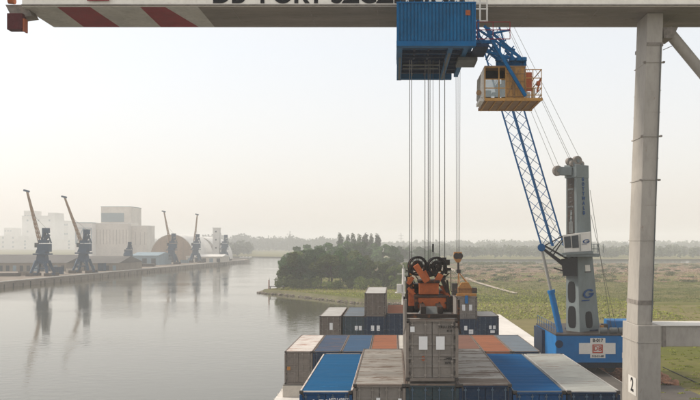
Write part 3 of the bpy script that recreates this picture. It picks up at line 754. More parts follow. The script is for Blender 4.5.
for yy in (43.6, 45.4, 49.4, 51.1):
    mb = MB(); mb.tube((15.1, yy, 2.95), (15.5, yy, 2.95), .38, n=16); mb.build('wheel', 'black_steel', gc)
def legband(py0, py1, g, mat, nm='flange'):
    l0, r0 = legx(py0); l1, r1 = legx(py1); mb = MB()
    z0, z1 = PZ(py1, ld), PZ(py0, ld)
    section(mb, lrect(PX(l1, ld) - g, PX(r1, ld) + g, ld - g, lf + g, z0), lrect(PX(l0, ld) - g, PX(r0, ld) + g, ld - g, lf + g, z1)); mb.build(nm, mat, leg)
legband(42.5, 46, .02, 'flange_brown'); legband(300.5, 305, .02, 'flange_brown'); legband(135.6, 136.6, .06, 'leg_grey'); legband(179, 180, .06, 'leg_grey'); legband(62, 62.7, .04, 'leg_grey'); legband(240, 240.7, .03, 'leg_grey')
for py in (62, 136, 180):
    l, r = legx(py)
    for x in (PX(l, ld) - .10, PX(r, ld) + .10): mb = MB(); mb.box(x - .06, ld - .05, PZ(py, ld) - .05, x + .06, ld + .15, PZ(py, ld) + .05); mb.build('lug', 'flange_brown', leg)
mb = MB(); mb.box(PX(637.6, lb) - .03, lb - .03, PZ(343, lb), PX(661, lb) + .03, 49.03, PZ(341.8, lb)); mb.build('seam', 'leg_grey', gc)
for py in (90, 112, 158, 205, 268):
    legband(py, py + .5, .006, 'leg_grey', 'weld_seam')
mb = MB(); mb.tube(P(661.0, 44, 46.1), P(651.8, 322, 46.1), .035, n=6); mb.build('cable_conduit', 'under_grey', leg)
# number plate on the left strip of the lower leg
mb = MB(); mb.box(PX(637.5, lb) + .02, lb - .012, PZ(396, lb), PX(637.5, lb) + .55, lb - .002, PZ(379, lb))
mb = MB(); xp = PX(637.3, lb) - .016
mb.box(xp, lb + .2, PZ(397, lb), xp + .012, lb + 1.7, PZ(379, lb))
npl = mb.build('number_plate', 'sign_white', gc)
lettering('2', 'number', 'text_dark', npl, (xp - .006, lb + .95, PZ(388, lb)), 1.15, ax=(0, -1, 0), bold=.02)
# tie beam
z0, z1 = PZ(347, lb), PZ(325.5, lb)
mb = MB(); mb.box(PX(661, lb) + .003, lb + .2, z0, 36, 48.4, z1 - .05); tb = mb.build('tie_beam', 'leg_grey', gc, .03)
mb = MB(); mb.box(PX(661, lb), lb + .1, z1 - .05, 36, 48.5, z1); mb.build('top_flange', 'sign_white', tb)
mb = MB(); mb.box(PX(663.5, lb), lb + .16, z0 - .02, PX(667, lb), 48.45, z1 - .051); mb.build('splice_band', 'flange_brown', tb)
mb = MB(); mb.box(35, 46, 1.3, 36.6, 49, zb); mb.build('leg', 'leg_grey', gc, .04)
# brace
mb = MB(); mb.tube(P(667, 30, 47.2), P(667, 30, 47.2) + (P(705, 76, 47.2) - P(667, 30, 47.2)) * 5, .34, n=18); mb.build('brace', 'leg_grey', gc)
mb = MB(); mb.prism([P(663, 27.3, 46.6), P(678, 27.3, 46.6), P(673, 38, 46.6), P(664, 38, 46.6)], (0, 1.4, 0)); mb.build('gusset', 'flange_brown', gc)
mb = MB(); mb.tube(P(663, 50, 47), P(672, 46, 47), .02); mb.build('conduit', 'flange_brown', gc)
mb = MB(); mb.prism([P(677, 27.2, 46.5), P(705, 27.2, 46.5), P(705, 17, 46.5)], (0, .1, 0))

# ================================================================== TROLLEY
tr_ = thing('crane_trolley', 'blue corrugated trolley house under the girder with its operator cabin', 'crane trolley', (2.0, 44, CZ + 10.7))
DA, DB_ = 41.0, 49.6
zf = PZ(46.3, DA); ztop = PZ(2.5, DA)
x0, x1 = PX(397.2, DA), PX(475.3, DA)
mb = MB(); n = 22; step = (x1 - x0) / n; pts = []
for i in range(n):
    for t, o_ in ((0, 0), (.62, 0), (.72, .05), (.9, .05)): pts.append((x0 + (i + t) * step, DA + o_))
pts.append((x1, DA)); vs = []
for x, y in pts: vs += [(x, y, zf + .2), (x, y, ztop)]
mb.add([(a, b, c + (.1 if k % 2 == 0 else 0)) for k, (a, b, c) in enumerate(vs)], [(2 * i, 2 * i + 2, 2 * i + 3, 2 * i + 1) for i in range(len(pts) - 1)])
mb.box(x0, DA + .06, zf + .3, x1, 44.8, ztop - .02)
hs = mb.build('machinery_house', 'blue_house', tr_)
mb = MB(); mb.box(x0 - .04, DA - .06, zf + .01, x1 + .04, DA + .14, zf + .27); mb.box(x0 - .04, DA - .04, ztop - .04, x1 + .04, DA + .1, ztop + .03)
mb.box(x0 - .03, DA - .03, zf + .2, x0 + .05, DA + .05, ztop); mb.box(x1 - .05, DA - .03, zf + .2, x1 + .03, DA + .05, ztop)
for px in (400, 407, 414, 421, 428, 435, 442, 449, 456, 463): mb.box(PX(px, DA) , DA - .03, ztop + .03, PX(px, DA) + .05, DA + .03, ztop + .09)
mb.build('house_frame', 'blue_strut', hs)
mb = MB(); mb.box(PX(465.5, DA), DA - .03, PZ(15.4, DA), PX(470.3, DA), DA - .012, PZ(10.3, DA)); mb.build('warning_plate', 'spreader_orange', hs)
# underframe: open box girder frame seen from below
ub = zf; mb = MB()
xb1 = PX(452, DA) + .6
mb.box(x0, DA + .15, ub, x0 + .28, DB_, ub + .45)           # left longitudinal
mb.box(x0 + 2.75, DA + .15, ub + .01, x0 + 3.0, DB_, ub + .45); mb.box(x1 - .55, DA + .15, ub + .015, x1 - .3, DB_ - .9, ub + .45)
mb.box(x0 + .28, DA + .15, ub + .02, x1, DA + .5, ub + .4)
mb.box(x0 + .28, DB_ - .35, ub + .02, x0 + 3.5, DB_ - .003, ub + .4)
mb.build('underframe', 'blue_house', tr_)
mb = MB(); mb.box(x0 + .28, DA + .5, ub + .46, x1 - .3, DB_ - .1, ub + .55)
for i in range(7):
    y = DA + 1 + i * 1.0; mb.box(x0 + .283, y, ub + .12, x0 + 2.747, y + .14, ub + .455); mb.box(x0 + 3.003, y, ub + .12, x1 - .553, y + .14, ub + .455)
for x in (x0 + .9, x0 + 1.7): mb.box(x, DA + .5, ub + .2, x + .12, DB_ - .36, ub + .45)
mb.build('underframe_ribs', 'blue_dark', tr_)
mb = MB(); mb.box(x0 + 2.82, DA + 1.5, ub - .01, x0 + 2.94, DB_ - .3, ub - .002); mb.build('cable_tray', 'under_grey', tr_)
mb = MB(); mb.box(x0 + .35, DA + 4.6, ub + .05, x0 + 2.5, DA + 4.75, ub + .115); mb.box(x0 + .35, DA + 5.5, ub + .05, x0 + 2.5, DA + 5.62, ub + .115); mb.box(x0 + .1, DA + 2.5, ub - .01, x0 + .22, DB_ - .2, ub - .002); mb.build('cable_tray', 'under_grey', tr_)
# lower left braces
mb = MB()
for y in (DA + 2, DA + 4, DA + 6): mb.box(x0 - .02, y, ub + .45, x0 + .1, y + .12, ub + 1.4)
mb.box(x0 - .02, DA + .2, ub + 1.3, x0 + .1, DB_, ub + 1.45); mb.build('side_brace', 'blue_house', tr_)
mb = MB(); mb.box(x1 + .01, DA + .3, ub + .05, x1 + .75, DA + 2.6, ub + .22); mb.box(x1 - .29, DA + 2.6, ub + .04, x1 + .3, DA + 3.6, ub + .4); mb.build('side_platform', 'blue_dark', tr_)
mb = MB(); mb.box(PX(457, 44), 43.2, PZ(63.5, 44), PX(476, 44), 45.0, PZ(60.5, 44)); mb.build('walkway', 'under_grey', tr_)
# sheaves and trolley frame on top
for px in (403, 411, 452, 462):
    mb = MB(); mb.tube((PX(px, 43) - .12, 43, ztop + .45), (PX(px, 43) + .12, 43, ztop + .45), .42, n=20); mb.build('sheave', 'black_steel', tr_)
mb = MB()
for px in (468, 474, 480, 487): mb.bar(P(px, 21, 44.3), P(px, -10, 44.3), .09)
for py in (3, 9, 21): mb.bar(P(467, py, 44.3), P(488, py, 44.3), .07)
mb.build('ladder_frame', 'sign_white', tr_)
mb = MB()
for a, b in (((477, 22), (510, 22)), ((477, 39), (510, 39)), ((477, 22), (477, 39)), ((510, 22), (510, 39)), ((493, 22), (493, 39)), ((477, 30), (510, 30))):
    mb.bar(P(*a, 42.6), P(*b, 42.6), .035)
mb.build('guard_rail', 'stripe_red', tr_)
# support truss to cabin
mb = MB()
for a, b, w in (((465, 42, 43.4), (492, 42, 43.4), .18), ((470, 24, 43.4), (524, 60, 43.4), .11), ((474, 30, 44), (500, 58, 44), .08), ((478, 46, 44), (494, 30, 44), .07), ((486, 52, 44), (506, 40, 44), .07), ((468, 28, 42.8), (490, 52, 42.8), .08), ((500, 62, 44), (514, 46, 44), .07), ((491, 39, 42.7), (525.5, 96, 42.7), .17), ((480, 50, 43.4), (526, 62, 43.4), .14), ((484, 26, 45), (524, 61, 45), .14),
                ((478, 20, 43.4), (478, 44, 43.4), .14), ((486, 28, 43.4), (500, 60, 43.4), .12), ((500, 60, 43.4), (500, 42, 43.4), .1), ((476, 40, 45), (500, 62, 45), .12),
                ((512, 52, 43.4), (512, 64, 43.4), .12), ((524, 58, 43.4), (526, 97, 43.4), .10), ((498, 36, 44), (486, 60, 44), .1), ((470, 36, 44), (484, 52, 44), .12),
                ((496, 64, 43.6), (526, 64, 43.6), .26), ((505, 50, 44), (520, 64, 44), .12), ((490, 34, 44), (510, 30, 44), .1), ((500, 45, 44), (515, 50, 44), .1), ((466, 30, 44), (480, 46, 44), .12)):
    mb.bar(P(*a), P(*b), w)
mb.build('support_truss', 'blue_strut', tr_)
mb = MB()
for px in (498, 505, 512, 519, 524): mb.tube(P(px, 61, 43.2), P(px, 57.5, 43.2), .16, n=8)
mb.build('drive_fittings', 'blue_strut', tr_)
# operator cabin
NR, FRr = 43.0, 46.2
cb = thing('tmp', '', '', (0, 0, 0)); bpy.data.objects.remove(cb)
xc0, xc1 = PX(485, NR), PX(542, NR); zc = PZ(98.5, NR); zr = PZ(67, NR)
mb = MB(); mb.box(xc0, NR, zc - .1, xc1, FRr, zc); cab = mb.build('operator_cabin', 'cabin_brown', tr_)
mb = MB()
for k in range(7): mb.box(xc0 + .1 + k * .48, NR + .05, zc - .17, xc0 + .16 + k * .48, FRr - .05, zc - .103)
mb.box(xc0 - .03, NR - .05, zc - .14, xc1 + .03, NR, zc + .03); mb.box(xc0 - .03, FRr, zc - .14, xc1 + .03, FRr + .05, zc + .03)
mb.build('floor_beams', 'cabin_yellow', cab)
xm = PX(506, NR); xe = PX(525, NR)
mb = MB(); mb.box(xm, NR + .05, zc, xe, NR + .12, zr); mb.box(xe - .06, NR + .12, zc, xe, FRr - .3, zr); mb.box(xm, NR + 1.9, zc, xe, NR + 1.96, zr)
for k in range(6): mb.box(xm + .1 + k * .16, NR + .03, zc + .05, xm + .13 + k * .16, NR + .05, zr - .05)
mb.build('rear_panel', 'cabin_yellow', cab)
mb = MB()
for k in range(14): mb.box(xm + .05 + k * .075, NR + .035, zc + .1, xm + .075 + k * .075, NR + .049, zr - .06)
for k in range(4): mb.box(xm + .02, NR + .02, zc + .1 + k * .42, xe - .02, NR + .034, zc + .14 + k * .42)
mb.bar((xm + .05, NR + .02, zc + .1), (xe - .3, NR + .02, zr - .1), .04); mb.bar((xm + .45, NR + .02, zc + .05), (xm + .45, NR + .02, zr), .06); mb.build('panel_grating', 'cabin_brown', cab)
mb = MB()
for x in (xc0, PX(499, NR), xm): mb.bar((x, NR + .05, zc), (x, NR + .05, zr), .06)
for z in (zc + .02, PZ(88, NR), PZ(79, NR), zr): mb.bar((xc0, NR + .05, z), (xm, NR + .05, z), .05)
for y in (NR + 1.5, FRr - .3):
    mb.bar((xc0, y, zc), (xc0, y, zr), .06)
for z in (zc + .02, zr): mb.bar((xc0, NR + .05, z), (xc0, FRr - .3, z), .05); mb.bar((xc0, FRr - .3, z), (xm, FRr - .3, z), .05)
mb.build('window_frame', 'cabin_yellow', cab)
mb = MB(); mb.box(xc0 - .02, NR, zr, xe + .04, FRr - .2, zr + .07); mb.build('cabin_roof', 'cabin_brown', cab)
mb = MB(); mb.box(xc0 + .05, FRr - .28, zc + .05, xm - .03, FRr - .26, zr - .04); mb.build('window_pane', 'glass', cab); mb = MB(); mb.box(xc0 + .03, NR + .03, PZ(97, NR), xm - .03, NR + .04, PZ(80, NR)); mb.build('window_pane', 'glass', cab)
mb = MB(); mb.box(xc0 + .05, NR + .9, PZ(76, NR), xm, NR + 1.0, zr - .02); mb.box(xc0 + .1, NR + .5, zc, xc0 + .4, NR + 1.5, zc + .55); mb.box(xm - .35, NR + 1.4, zc + .4, xm - .05, NR + 2.0, zc + 1.1); mb.build('control_desk', 'black_steel', cab, .02)
mb = MB(); mb.box(xc0 + .5, NR + .9, zc + .4, xc0 + .98, NR + 1.4, zc + .52); mb.box(xc0 + .86, NR + .9, zc + .5, xc0 + .98, NR + 1.4, zc + 1.15); mb.tube((xc0 + .74, NR + 1.15, zc), (xc0 + .74, NR + 1.15, zc + .4), .07); mb.build('seat', 'blue_dark', cab, .03)
mb = MB(); mb.prism([(xc0 - .02, NR + .1, zc - .1), (xc0 - .26, NR + .1, zc + .25), (xc0 - .22, NR + .1, zr - .3), (xc0 - .02, NR + .1, zr)], (0, .06, 0)); mb.prism([(xc0 - .02, NR + 2, zc - .1), (xc0 - .26, NR + 2, zc + .25), (xc0 - .22, NR + 2, zr - .3), (xc0 - .02, NR + 2, zr)], (0, .06, 0))
mb.box(xc0 - .28, NR + .16, zc - .12, xc0 - .04, NR + 2, zc + .05); mb.build('nose_frame', 'cabin_white', cab)
mb = MB(); mb.tube((xc0 - .34, NR + .3, zc + .35), (xc0 - .34, NR + .0, zc + .32), .12, .15, 12); mb.build('spotlight', 'cabin_brown', cab)
mb = MB()
for x in (xe + .04, PX(533, NR), xc1 - .03): mb.bar((x, NR + .02, zc), (x, NR + .02, PZ(69.5, NR)), .04); mb.bar((x, FRr - .05, zc), (x, FRr - .05, PZ(69.5, NR)), .04)
for py in (69.5, 78, 88, 95): mb.bar((xe, NR + .02, PZ(py, NR)), (xc1, NR + .02, PZ(py, NR)), .04); mb.bar((xc1 - .03, NR, PZ(py, NR)), (xc1 - .03, FRr, PZ(py, NR)), .04)
mb.build('balcony_rail', 'cabin_yellow', cab)
mb = MB(); mb.box(PX(526.3, NR), NR + .06, PZ(91, NR), PX(532.2, NR), NR + .10, PZ(72, NR)); mb.build('balcony_panel', 'panel_red', cab)
mb = MB(); mb.bar(P(537, 92, 43.1), P(540.5, 79, 43.1), .09); mb.box(PX(537, NR), NR, PZ(85, NR), PX(540.5, NR), NR + .25, PZ(81, NR)); mb.build('floodlight', 'panel_red', cab)
mb = MB(); mb.box(PX(527, NR), NR + .2, zc, PX(531, NR), NR + .5, PZ(91.5, NR)); mb.box(PX(533.5, NR), NR + .2, zc, PX(536, NR), NR + .5, PZ(87, NR)); mb.build('storage_box', 'cabin_white', cab)
# hoist ropes: trolley to spreader
for (px, d, ye, r) in ((409.7, 42, 266, .018), (411.6, 41, 262, .018), (425, 43.2, 264, .018), (428.2, 43, 262, .022), (430, 42.2, 262, .018), (439.3, 41.4, 262, .02), (444.7, 42, 262, .02), (433, 43.4, 256, .012)):
    mb = MB(); mb.tube(P(px, 60, d), P(px, ye, d), r, n=6); mb.build('hoist_rope', 'rope', tr_)
mb = MB(); mb.tube(P(433, 244, 43.4), P(433, 252, 43.4), .05, n=8); mb.build('rope_socket', 'black_steel', tr_)

# ================================================================== SPREADER
sp = thing('container_spreader', 'orange spreader with two round cable drums gripping the held grey container', 'container spreader', (1.78, 42, CZ - 3.5))
zt_ = CZ - 3.54      # container top
sx = .56 + CW / 2
def U(px, py, d=38.5): return P(px, py, d)
mb = MB()   # telescopic main frame
mb.box(sx - .52, 36.3, zt_ + .22, sx - .28, 47.9, zt_ + .55); mb.box(sx + .28, 36.3, zt_ + .22, sx + .52, 47.9, zt_ + .55)
for y in (36.05, 47.9): mb.box(sx - 1.2, y, zt_ + .04, sx + 1.2, y + .3, zt_ + .22)
mb.box(sx - 1.0, 40.2, zt_ + .2, sx + 1.0, 44.2, zt_ + .85)
mb.build('main_frame', 'spreader_dark', sp, .02)
mb = MB(); mb.prism([(sx - .68, 36.6, zt_ + .06), (sx + .62, 36.6, zt_ + .06), (sx + .36, 37.3, zt_ + .42), (sx - .42, 37.3, zt_ + .42)], (0, .25, .05)); mb.build('end_plate', 'under_grey', sp)
for s in (-1, 1):
    mb = MB(); mb.box(sx + s * 1.19, 35.98, zt_ - .35, sx + s * 1.29, 36.35, zt_ + .9)
    mb.prism([(sx + s * 1.19, 36.0, zt_ - .35), (sx + s * 1.29, 36.0, zt_ - .35), (sx + s * 1.36, 36.0, zt_ - .7), (sx + s * 1.30, 36.0, zt_ - .7)], (0, .3, 0))
    mb.build('corner_guide', 'body_grey_light' if s < 0 else 'spreader_dark', sp)
# lower orange housing
a = U(417.5, 308.5, 38.4); b = U(446.5, 297.5, 38.4)
mb = MB(); mb.box(a.x, 38.4, a.z, b.x, 40.1, b.z); mb.build('lower_housing', 'spreader_orange', sp, .03)
mb = MB()
for px in (418, 422.5, 439.5, 445.5): mb.tube(P(px, 303, 38.4), P(px, 303, 38.33), .05, n=10)
mb.box(a.x - .1, 38.36, b.z, b.x + .1, 40.2, b.z + .06); mb.box(a.x - .05, 38.34, a.z - .07, b.x + .05, 40.2, a.z)
mb.box(a.x - .15, 38.3, a.z, a.x, 38.6, b.z + .1); mb.box(b.x, 38.3, a.z, b.x + .13, 38.6, b.z + .1); mb.build('housing_trim', 'spreader_dark', sp)
# upper block
a = U(419, 294.5, 39); b = U(438.8, 283, 39)
mb = MB(); mb.box(a.x, 39, a.z, b.x, 40.6, b.z); mb.build('upper_housing', 'spreader_orange', sp, .03)
mb = MB(); mb.box(a.x - .25, 39.3, a.z - .3, b.x + .25, 41.2, a.z); mb.box(a.x - .05, 38.9, b.z, b.x + .05, 40.5, b.z + .14)
mb.box(U(406, 0, 40).x, 39.6, U(0, 312, 40).z, U(413, 0, 40).x, 41.5, U(0, 281, 40).z); mb.box(U(413, 0, 40).x, 40.2, U(0, 312, 40).z, U(418.5, 0, 40).x, 41.5, U(0, 284, 40).z)
mb.box(U(440, 0, 40).x, 39.8, U(0, 300, 40).z, U(448, 0, 40).x, 41.5, U(0, 290, 40).z); mb.box(U(447, 0, 40).x, 39.9, U(0, 316, 40).z, U(453, 0, 40).x, 41.5, U(0, 296, 40).z)
mb.build('side_machinery', 'spreader_dark', sp, .03)
mb = MB(); mb.box(U(408.5, 0, 39.5).x, 39.5, U(0, 306, 39.5).z, U(414.5, 0, 39.5).x, 39.6, U(0, 289, 39.5).z); mb.build('side_plate', 'spreader_orange', sp, .02)
mb = MB(); mb.box(U(440.5, 0, 39.6).x, 39.6, U(0, 297, 39.6).z, U(446, 0, 39.6).x, 39.75, U(0, 291, 39.6).z); mb.build('side_plate', 'spreader_orange', sp, .02)
# headblock arms
mb = MB(); mb.bar(U(415.5, 265, 38.9), U(427, 282, 38.9), .38, .3); mb.build('arm', 'spreader_orange', sp, .03)
mb = MB(); mb.bar(U(441, 274, 39.2), U(436, 283, 39.2), .22, .3); mb.build('arm', 'spreader_orange', sp, .03)
for a_, b_, w_, m_ in (((408, 276, 40.2), (412, 300, 40.2), .25, 'spreader_dark'), ((447, 280, 40.2), (450, 302, 40.2), .1, 'spreader_dark'), ((421, 276, 39.6), (438, 272, 39.6), .3, 'spreader_dark'), ((413, 277, 39.4), (408, 284, 39.4), .2, 'spreader_orange'), ((442, 279, 39.4), (448, 292, 39.4), .2, 'spreader_dark'),
                       ((408, 288, 39.4), (416, 296, 39.4), .16, 'spreader_orange'), ((441, 286, 39.5), (449, 297, 39.5), .16, 'spreader_orange'), ((424, 271, 39.2), (430, 283, 39.2), .2, 'spreader_orange')):
    mb = MB(); mb.bar(U(*a_), U(*b_), w_); mb.build('link', m_, sp)
# drums
for (px, py, d) in ((417.6, 266, 39.4), (436.5, 266.5, 39.6)):
    c = U(px, py, d); ax = Vector((.25, -1, .05)).normalized(); r = 9.2 / F * d
    mb = MB(); mb.ring(c + ax * .14, ax, r, .035, 28, 6); mb.ring(c - ax * .14, ax, r, .035, 28, 6)
    for k in range(8):
        t = k * math.pi / 4; u = ax.orthogonal().normalized(); w_ = ax.cross(u); dv = u * math.cos(t) + w_ * math.sin(t)
        mb.bar(c + ax * .14, c + ax * .14 + dv * r, .03); mb.bar(c - ax * .14, c - ax * .14 + dv * r, .03)
    dr = mb.build('cable_drum', 'black_steel', sp)
    mb = MB(); mb.ring(c, ax, r * .45, .09, 20, 6); mb.ring(c, ax, r * .93, .05, 24, 6); mb.build('cable_coil', 'spreader_dark', dr)
    mb = MB(); mb.tube(c - ax * .2, c + ax * .22, r * .24, n=14); mb.build('hub', 'spreader_dark', dr)
mb = MB()
for px, py in ((410, 272), (411, 268), (425, 268), (429, 270), (440, 262), (445, 268)):
    mb.tube(U(px, py, 40.4) - Vector((.1, 0, 0)), U(px, py, 40.4) + Vector((.1, 0, 0)), .2, n=14)
mb.build('rope_sheaves', 'spreader_dark', sp)
mb = MB()
rr = random.Random(3)
for k in range(26):
    a = U(rr.uniform(405, 450), rr.uniform(268, 312), rr.uniform(39.6, 41)); b = a + Vector((rr.uniform(-.35, .35), rr.uniform(-.2, .2), rr.uniform(-.5, .5))); mb.tube(a, b, rr.uniform(.02, .05), n=6)
for k in range(12):
    a = U(rr.uniform(424, 446), rr.uniform(262, 282), rr.uniform(39.8, 40.6)); mb.box(a.x, a.y, a.z, a.x + rr.uniform(.1, .3), a.y + .2, a.z + rr.uniform(.1, .3))
o = mb.build('hoses', 'spreader_dark', sp)
mb = MB()
for k in range(9):
    a = U(rr.uniform(404, 450), rr.uniform(272, 316), 39.5); mb.box(a.x, a.y, a.z, a.x + rr.uniform(.05, .16), a.y + .1, a.z + rr.uniform(.04, .12))
mb.build('small_fittings', 'hook_yellow', sp)
mb = MB(); mb.box(U(407.5, 0, 39.8).x, 39.5, U(0, 283, 39.8).z, U(412, 0, 39.8).x, 39.8, U(0, 277, 39.8).z); mb.build('lamp_box', 'hook_yellow', sp)

# ================================================================== MOBILE HARBOUR CRANE
GZ = 2.5
mc = thing('mobile_harbour_crane', 'mobile harbour crane with blue base, grey tower and blue lattice boom', 'crane', (20, 86, GZ))
fx0, fx1 = PX(556, 82), PX(556, 82) + 10.7
cz0, cz1 = PZ(362.5, 82), PZ(335.5, 82)
mb = MB(); mb.box(fx0, 82, cz0, fx1, 93.4, cz1); ch = mb.build('chassis', 'crane_blue', mc, .08)
mb = MB(); mb.box(fx0 - .05, 81.95, cz1, fx1, 93.45, cz1 + .12); mb.build('deck_plate', 'crane_recess', ch)
mb = MB(); mb.box(fx0 + 1.5, 83.5, cz0 - .8, fx1 - 2, 92, cz0); mb.box(fx0 + .3, 82.6, cz0 - .35, fx0 + 4.2, 84.4, cz0 - .003); mb.build('undercarriage', 'blue_dark', ch)
for x in (fx0 + 2.2, fx0 + 4.2, fx0 + 6.2, fx0 + 8.2):
    for y in (83.6, 91.0):
        mb = MB(); mb.tube((x - .0, y, GZ + .62), (x + .0, y + .5, GZ + .62), .62, n=20); mb.build('wheel', 'black_steel', mc)
for x, y in ((fx0 + .6, 83), (fx0 + .6, 92.6), (fx1 - .8, 83), (fx1 - .8, 92.6)):
    mb = MB(); mb.tube((x, y, GZ + .15), (x, y, cz0), .25, n=12); mb.box(x - .7, y - .7, GZ + .01, x + .7, y + .7, GZ + .16); mb.build('outrigger', 'blue_dark', mc)
mb = MB(); mb.tube(P(559, 344, 82) + Vector((0, -.02, 0)), P(559, 344, 82) + Vector((0, -.08, 0)), .42, n=16); mb.build('round_hatch', 'blue_dark', ch)
mb = MB()
for k in range(1, 6): mb.box(fx0 + k * 1.9, 81.975, cz0 + .02, fx0 + k * 1.9 + .04, 81.995, cz1 - .02)
mb.box(fx0, 81.95, cz0 + .0, fx1, 81.995, cz0 + .12); mb.build('panel_seams', 'crane_blue', ch)
# sign
def front(px0, py0, px1, py1, y, nm, mat, par, t=.02):
    mb = MB(); mb.box(PX(px0, 82), y, PZ(py1, 82), PX(px1, 82), y + t, PZ(py0, 82)); return mb.build(nm, mat, par)
sg = front(579, 343, 615.5, 354, 81.97, 'sign_board', 'sign_white', mc)
front(590.2, 338, 605.3, 342.95, 81.97, 'number_plate', 'sign_white', mc); front(590.2, 354.05, 605.3, 358, 81.97, 'number_plate', 'sign_white', mc)
for (a, b, c, d) in ((592.3, 344.3, 602.7, 345.4), (592.3, 351.9, 602.7, 353), (592.3, 345.4, 593.5, 351.9), (601.5, 345.4, 602.7, 351.9)): front(a, b, c, d, 81.94, 'logo_border', 'logo_red', sg)
lettering('DB', 'logo_letters', 'logo_red', sg, (PX(597.5, 82), 81.95, PZ(348.6, 82)), .66, bold=.02)
lettering('B-017', 'number', 'text_dark', mc, (PX(597.7, 82), 81.95, PZ(340.4, 82)), .46, bold=.03)
lettering('512-31-68', 'number', 'text_dark', mc, (PX(597.7, 82), 81.95, PZ(356, 82)), .30, bold=.02)
front(622, 352.5, 631, 358, 81.97, 'white_plate', 'sign_white', mc)
# machinery on the deck
mb = MB(); mb.box(PX(611, 86), 86, PZ(333, 86) - .6, PX(638, 86), 89, PZ(321, 86)); mb.build('engine_house', 'crane_blue', mc, .06)
mb = MB(); mb.prism([(PX(630, 86), 85.95, PZ(321.5, 86)), (PX(641, 86), 85.95, PZ(321.5, 86)), (PX(641, 86), 85.95, PZ(324.5, 86))], (0, .04, 0)); mb.build('white_flash', 'sign_white', mc)
for px in (603, 613.5, 622.5):
    mb = MB(); mb.tube(P(px - 3.7, 330.5, 83), P(px + 3.7, 330.5, 83), .33, n=14); mb.build('tank', 'under_grey', mc)
mb = MB(); mb.box(PX(600, 84.4), 84, cz1 + .1, PX(603, 84.4), 84.5, PZ(325.5, 84)); mb.build('control_box', 'hook_yellow', mc)
# left rear pontoon part
mb = MB(); mb.box(fx0 - .35, 88, cz0 + .1, fx0 - .02, 93, cz1 - .1); mb.build('side_box', 'blue_dark', mc)

mb = MB(); z = cz1 + .12
for k in range(9): mb.bar((fx0 + .1, 82.3 + k * 1.35, z), (fx0 + .1, 82.3 + k * 1.35, z + 1.0), .04)
for h_ in (.5, 1.0): mb.bar((fx0 + .1, 82.3, z + h_), (fx0 + .1, 93.1, z + h_), .035)
mb.build('deck_rail', 'boom_blue', mc)
mb = MB(); mb.box(PX(602, 85), 84.6, z, PX(607, 85), 85.4, z + .8); mb.build('winch_box', 'crane_recess', mc, .04)
# tower from corner rings  (near, right, back, left)
def ring4(Npx, Lpx, Rpx, Bpx, py, dn=84, dl=85.4, dr=85.6, db=87):
    z = PZ(py, 85)
    return [Vector((PX(Npx, dn), dn, z)), Vector((PX(Rpx, dr), dr, z)), Vector((PX(Bpx, db), db, z)), Vector((PX(Lpx, dl), dl, z))]
def tower(mb, a, b): mb.hexa([*[a[i] for i in (0, 1, 2, 3)], *[b[i] for i in (0, 1, 2, 3)]])
r_top = ring4(576.5, 566, 588.5, 580, 176); r_mid = ring4(577.5, 566, 592.5, 580, 255); r_bot = ring4(580, 566, 600, 585, 332, 84, 85.7, 86.16, 89)
mb = MB(); tower(mb, r_mid, r_top); tw = mb.build('tower', 'crane_grey', mc, .03)
mb = MB(); tower(mb, r_bot, r_mid); tl = mb.build('tower_base', 'crane_grey', mc, .03)
def patchf(nm, mat, par, lo, hi, side, u0, u1, v0, v1, t=.03, round_=False):
    """side 'L': near->left, 'R': near->right ; v 0 bottom..1 top"""
    i, j = (0, 3) if side == 'L' else (0, 1)
    def pt(u, v): return lo[i].lerp(lo[j], u).lerp(hi[i].lerp(hi[j], u), v)
    nrm = (lo[j] - lo[i]).cross(Vector((0, 0, 1))).normalized()
    if nrm.y > 0: nrm = -nrm
    if round_:
        pts = []
        for k in range(16):
            a = 2 * math.pi * k / 16; cx_, cy_ = math.cos(a), math.sin(a); e = 4.0
            cx_ = math.copysign(abs(cx_) ** (2 / e) , cx_); cy_ = math.copysign(abs(cy_) ** (2 / 3.0), cy_)
            pts.append(pt((u0 + u1) / 2 + (u1 - u0) / 2 * cx_, (v0 + v1) / 2 + (v1 - v0) / 2 * cy_))
    else: pts = [pt(u0, v0), pt(u1, v0), pt(u1, v1), pt(u0, v1)]
    mb = MB(); mb.prism([p + nrm * t for p in pts], -nrm * (t - .004)); return mb.build(nm, mat, par)
patchf('recess', 'crane_recess', tw, r_mid, r_top, 'L', .22, .86, .02, .97)
for k in range(16): patchf('ladder_rung', 'under_grey', tw, r_mid, r_top, 'L', .40, .62, .05 + k * .056, .058 + k * .056, .08)
patchf('inner_plate', 'under_grey', tw, r_mid, r_top, 'L', .35, .72, .28, .42, .06)
patchf('inner_plate', 'under_grey', tw, r_mid, r_top, 'L', .30, .78, .60, .62, .06)
patchf('inner_plate', 'under_grey', tw, r_mid, r_top, 'L', .30, .78, .82, .84, .06)
patchf('opening', 'text_dark', tl, r_bot, r_mid, 'L', .25, .85, .05, .34, .02, True)
patchf('opening', 'text_dark', tl, r_bot, r_mid, 'L', .25, .85, .38, .66, .02, True)
patchf('opening', 'text_dark', tl, r_bot, r_mid, 'R', .30, .66, .05, .27, .02, True)
o = patchf('window', 'sign_white', tl, r_bot, r_mid, 'R', .45, .75, .79, .87, .03)
patchf('window', 'crane_recess', tl, r_bot, r_mid, 'R', .40, .80, .775, .785, .04)
axR = (r_mid[1] - r_mid[0]).normalized()
nR = axR.cross(Vector((0, 0, 1))).normalized()
def onR(lo, hi, u, v, t=.04): return lo[0].lerp(lo[1], u).lerp(hi[0].lerp(hi[1], u), v) + nR * t
lt = 'GOTTWALD'
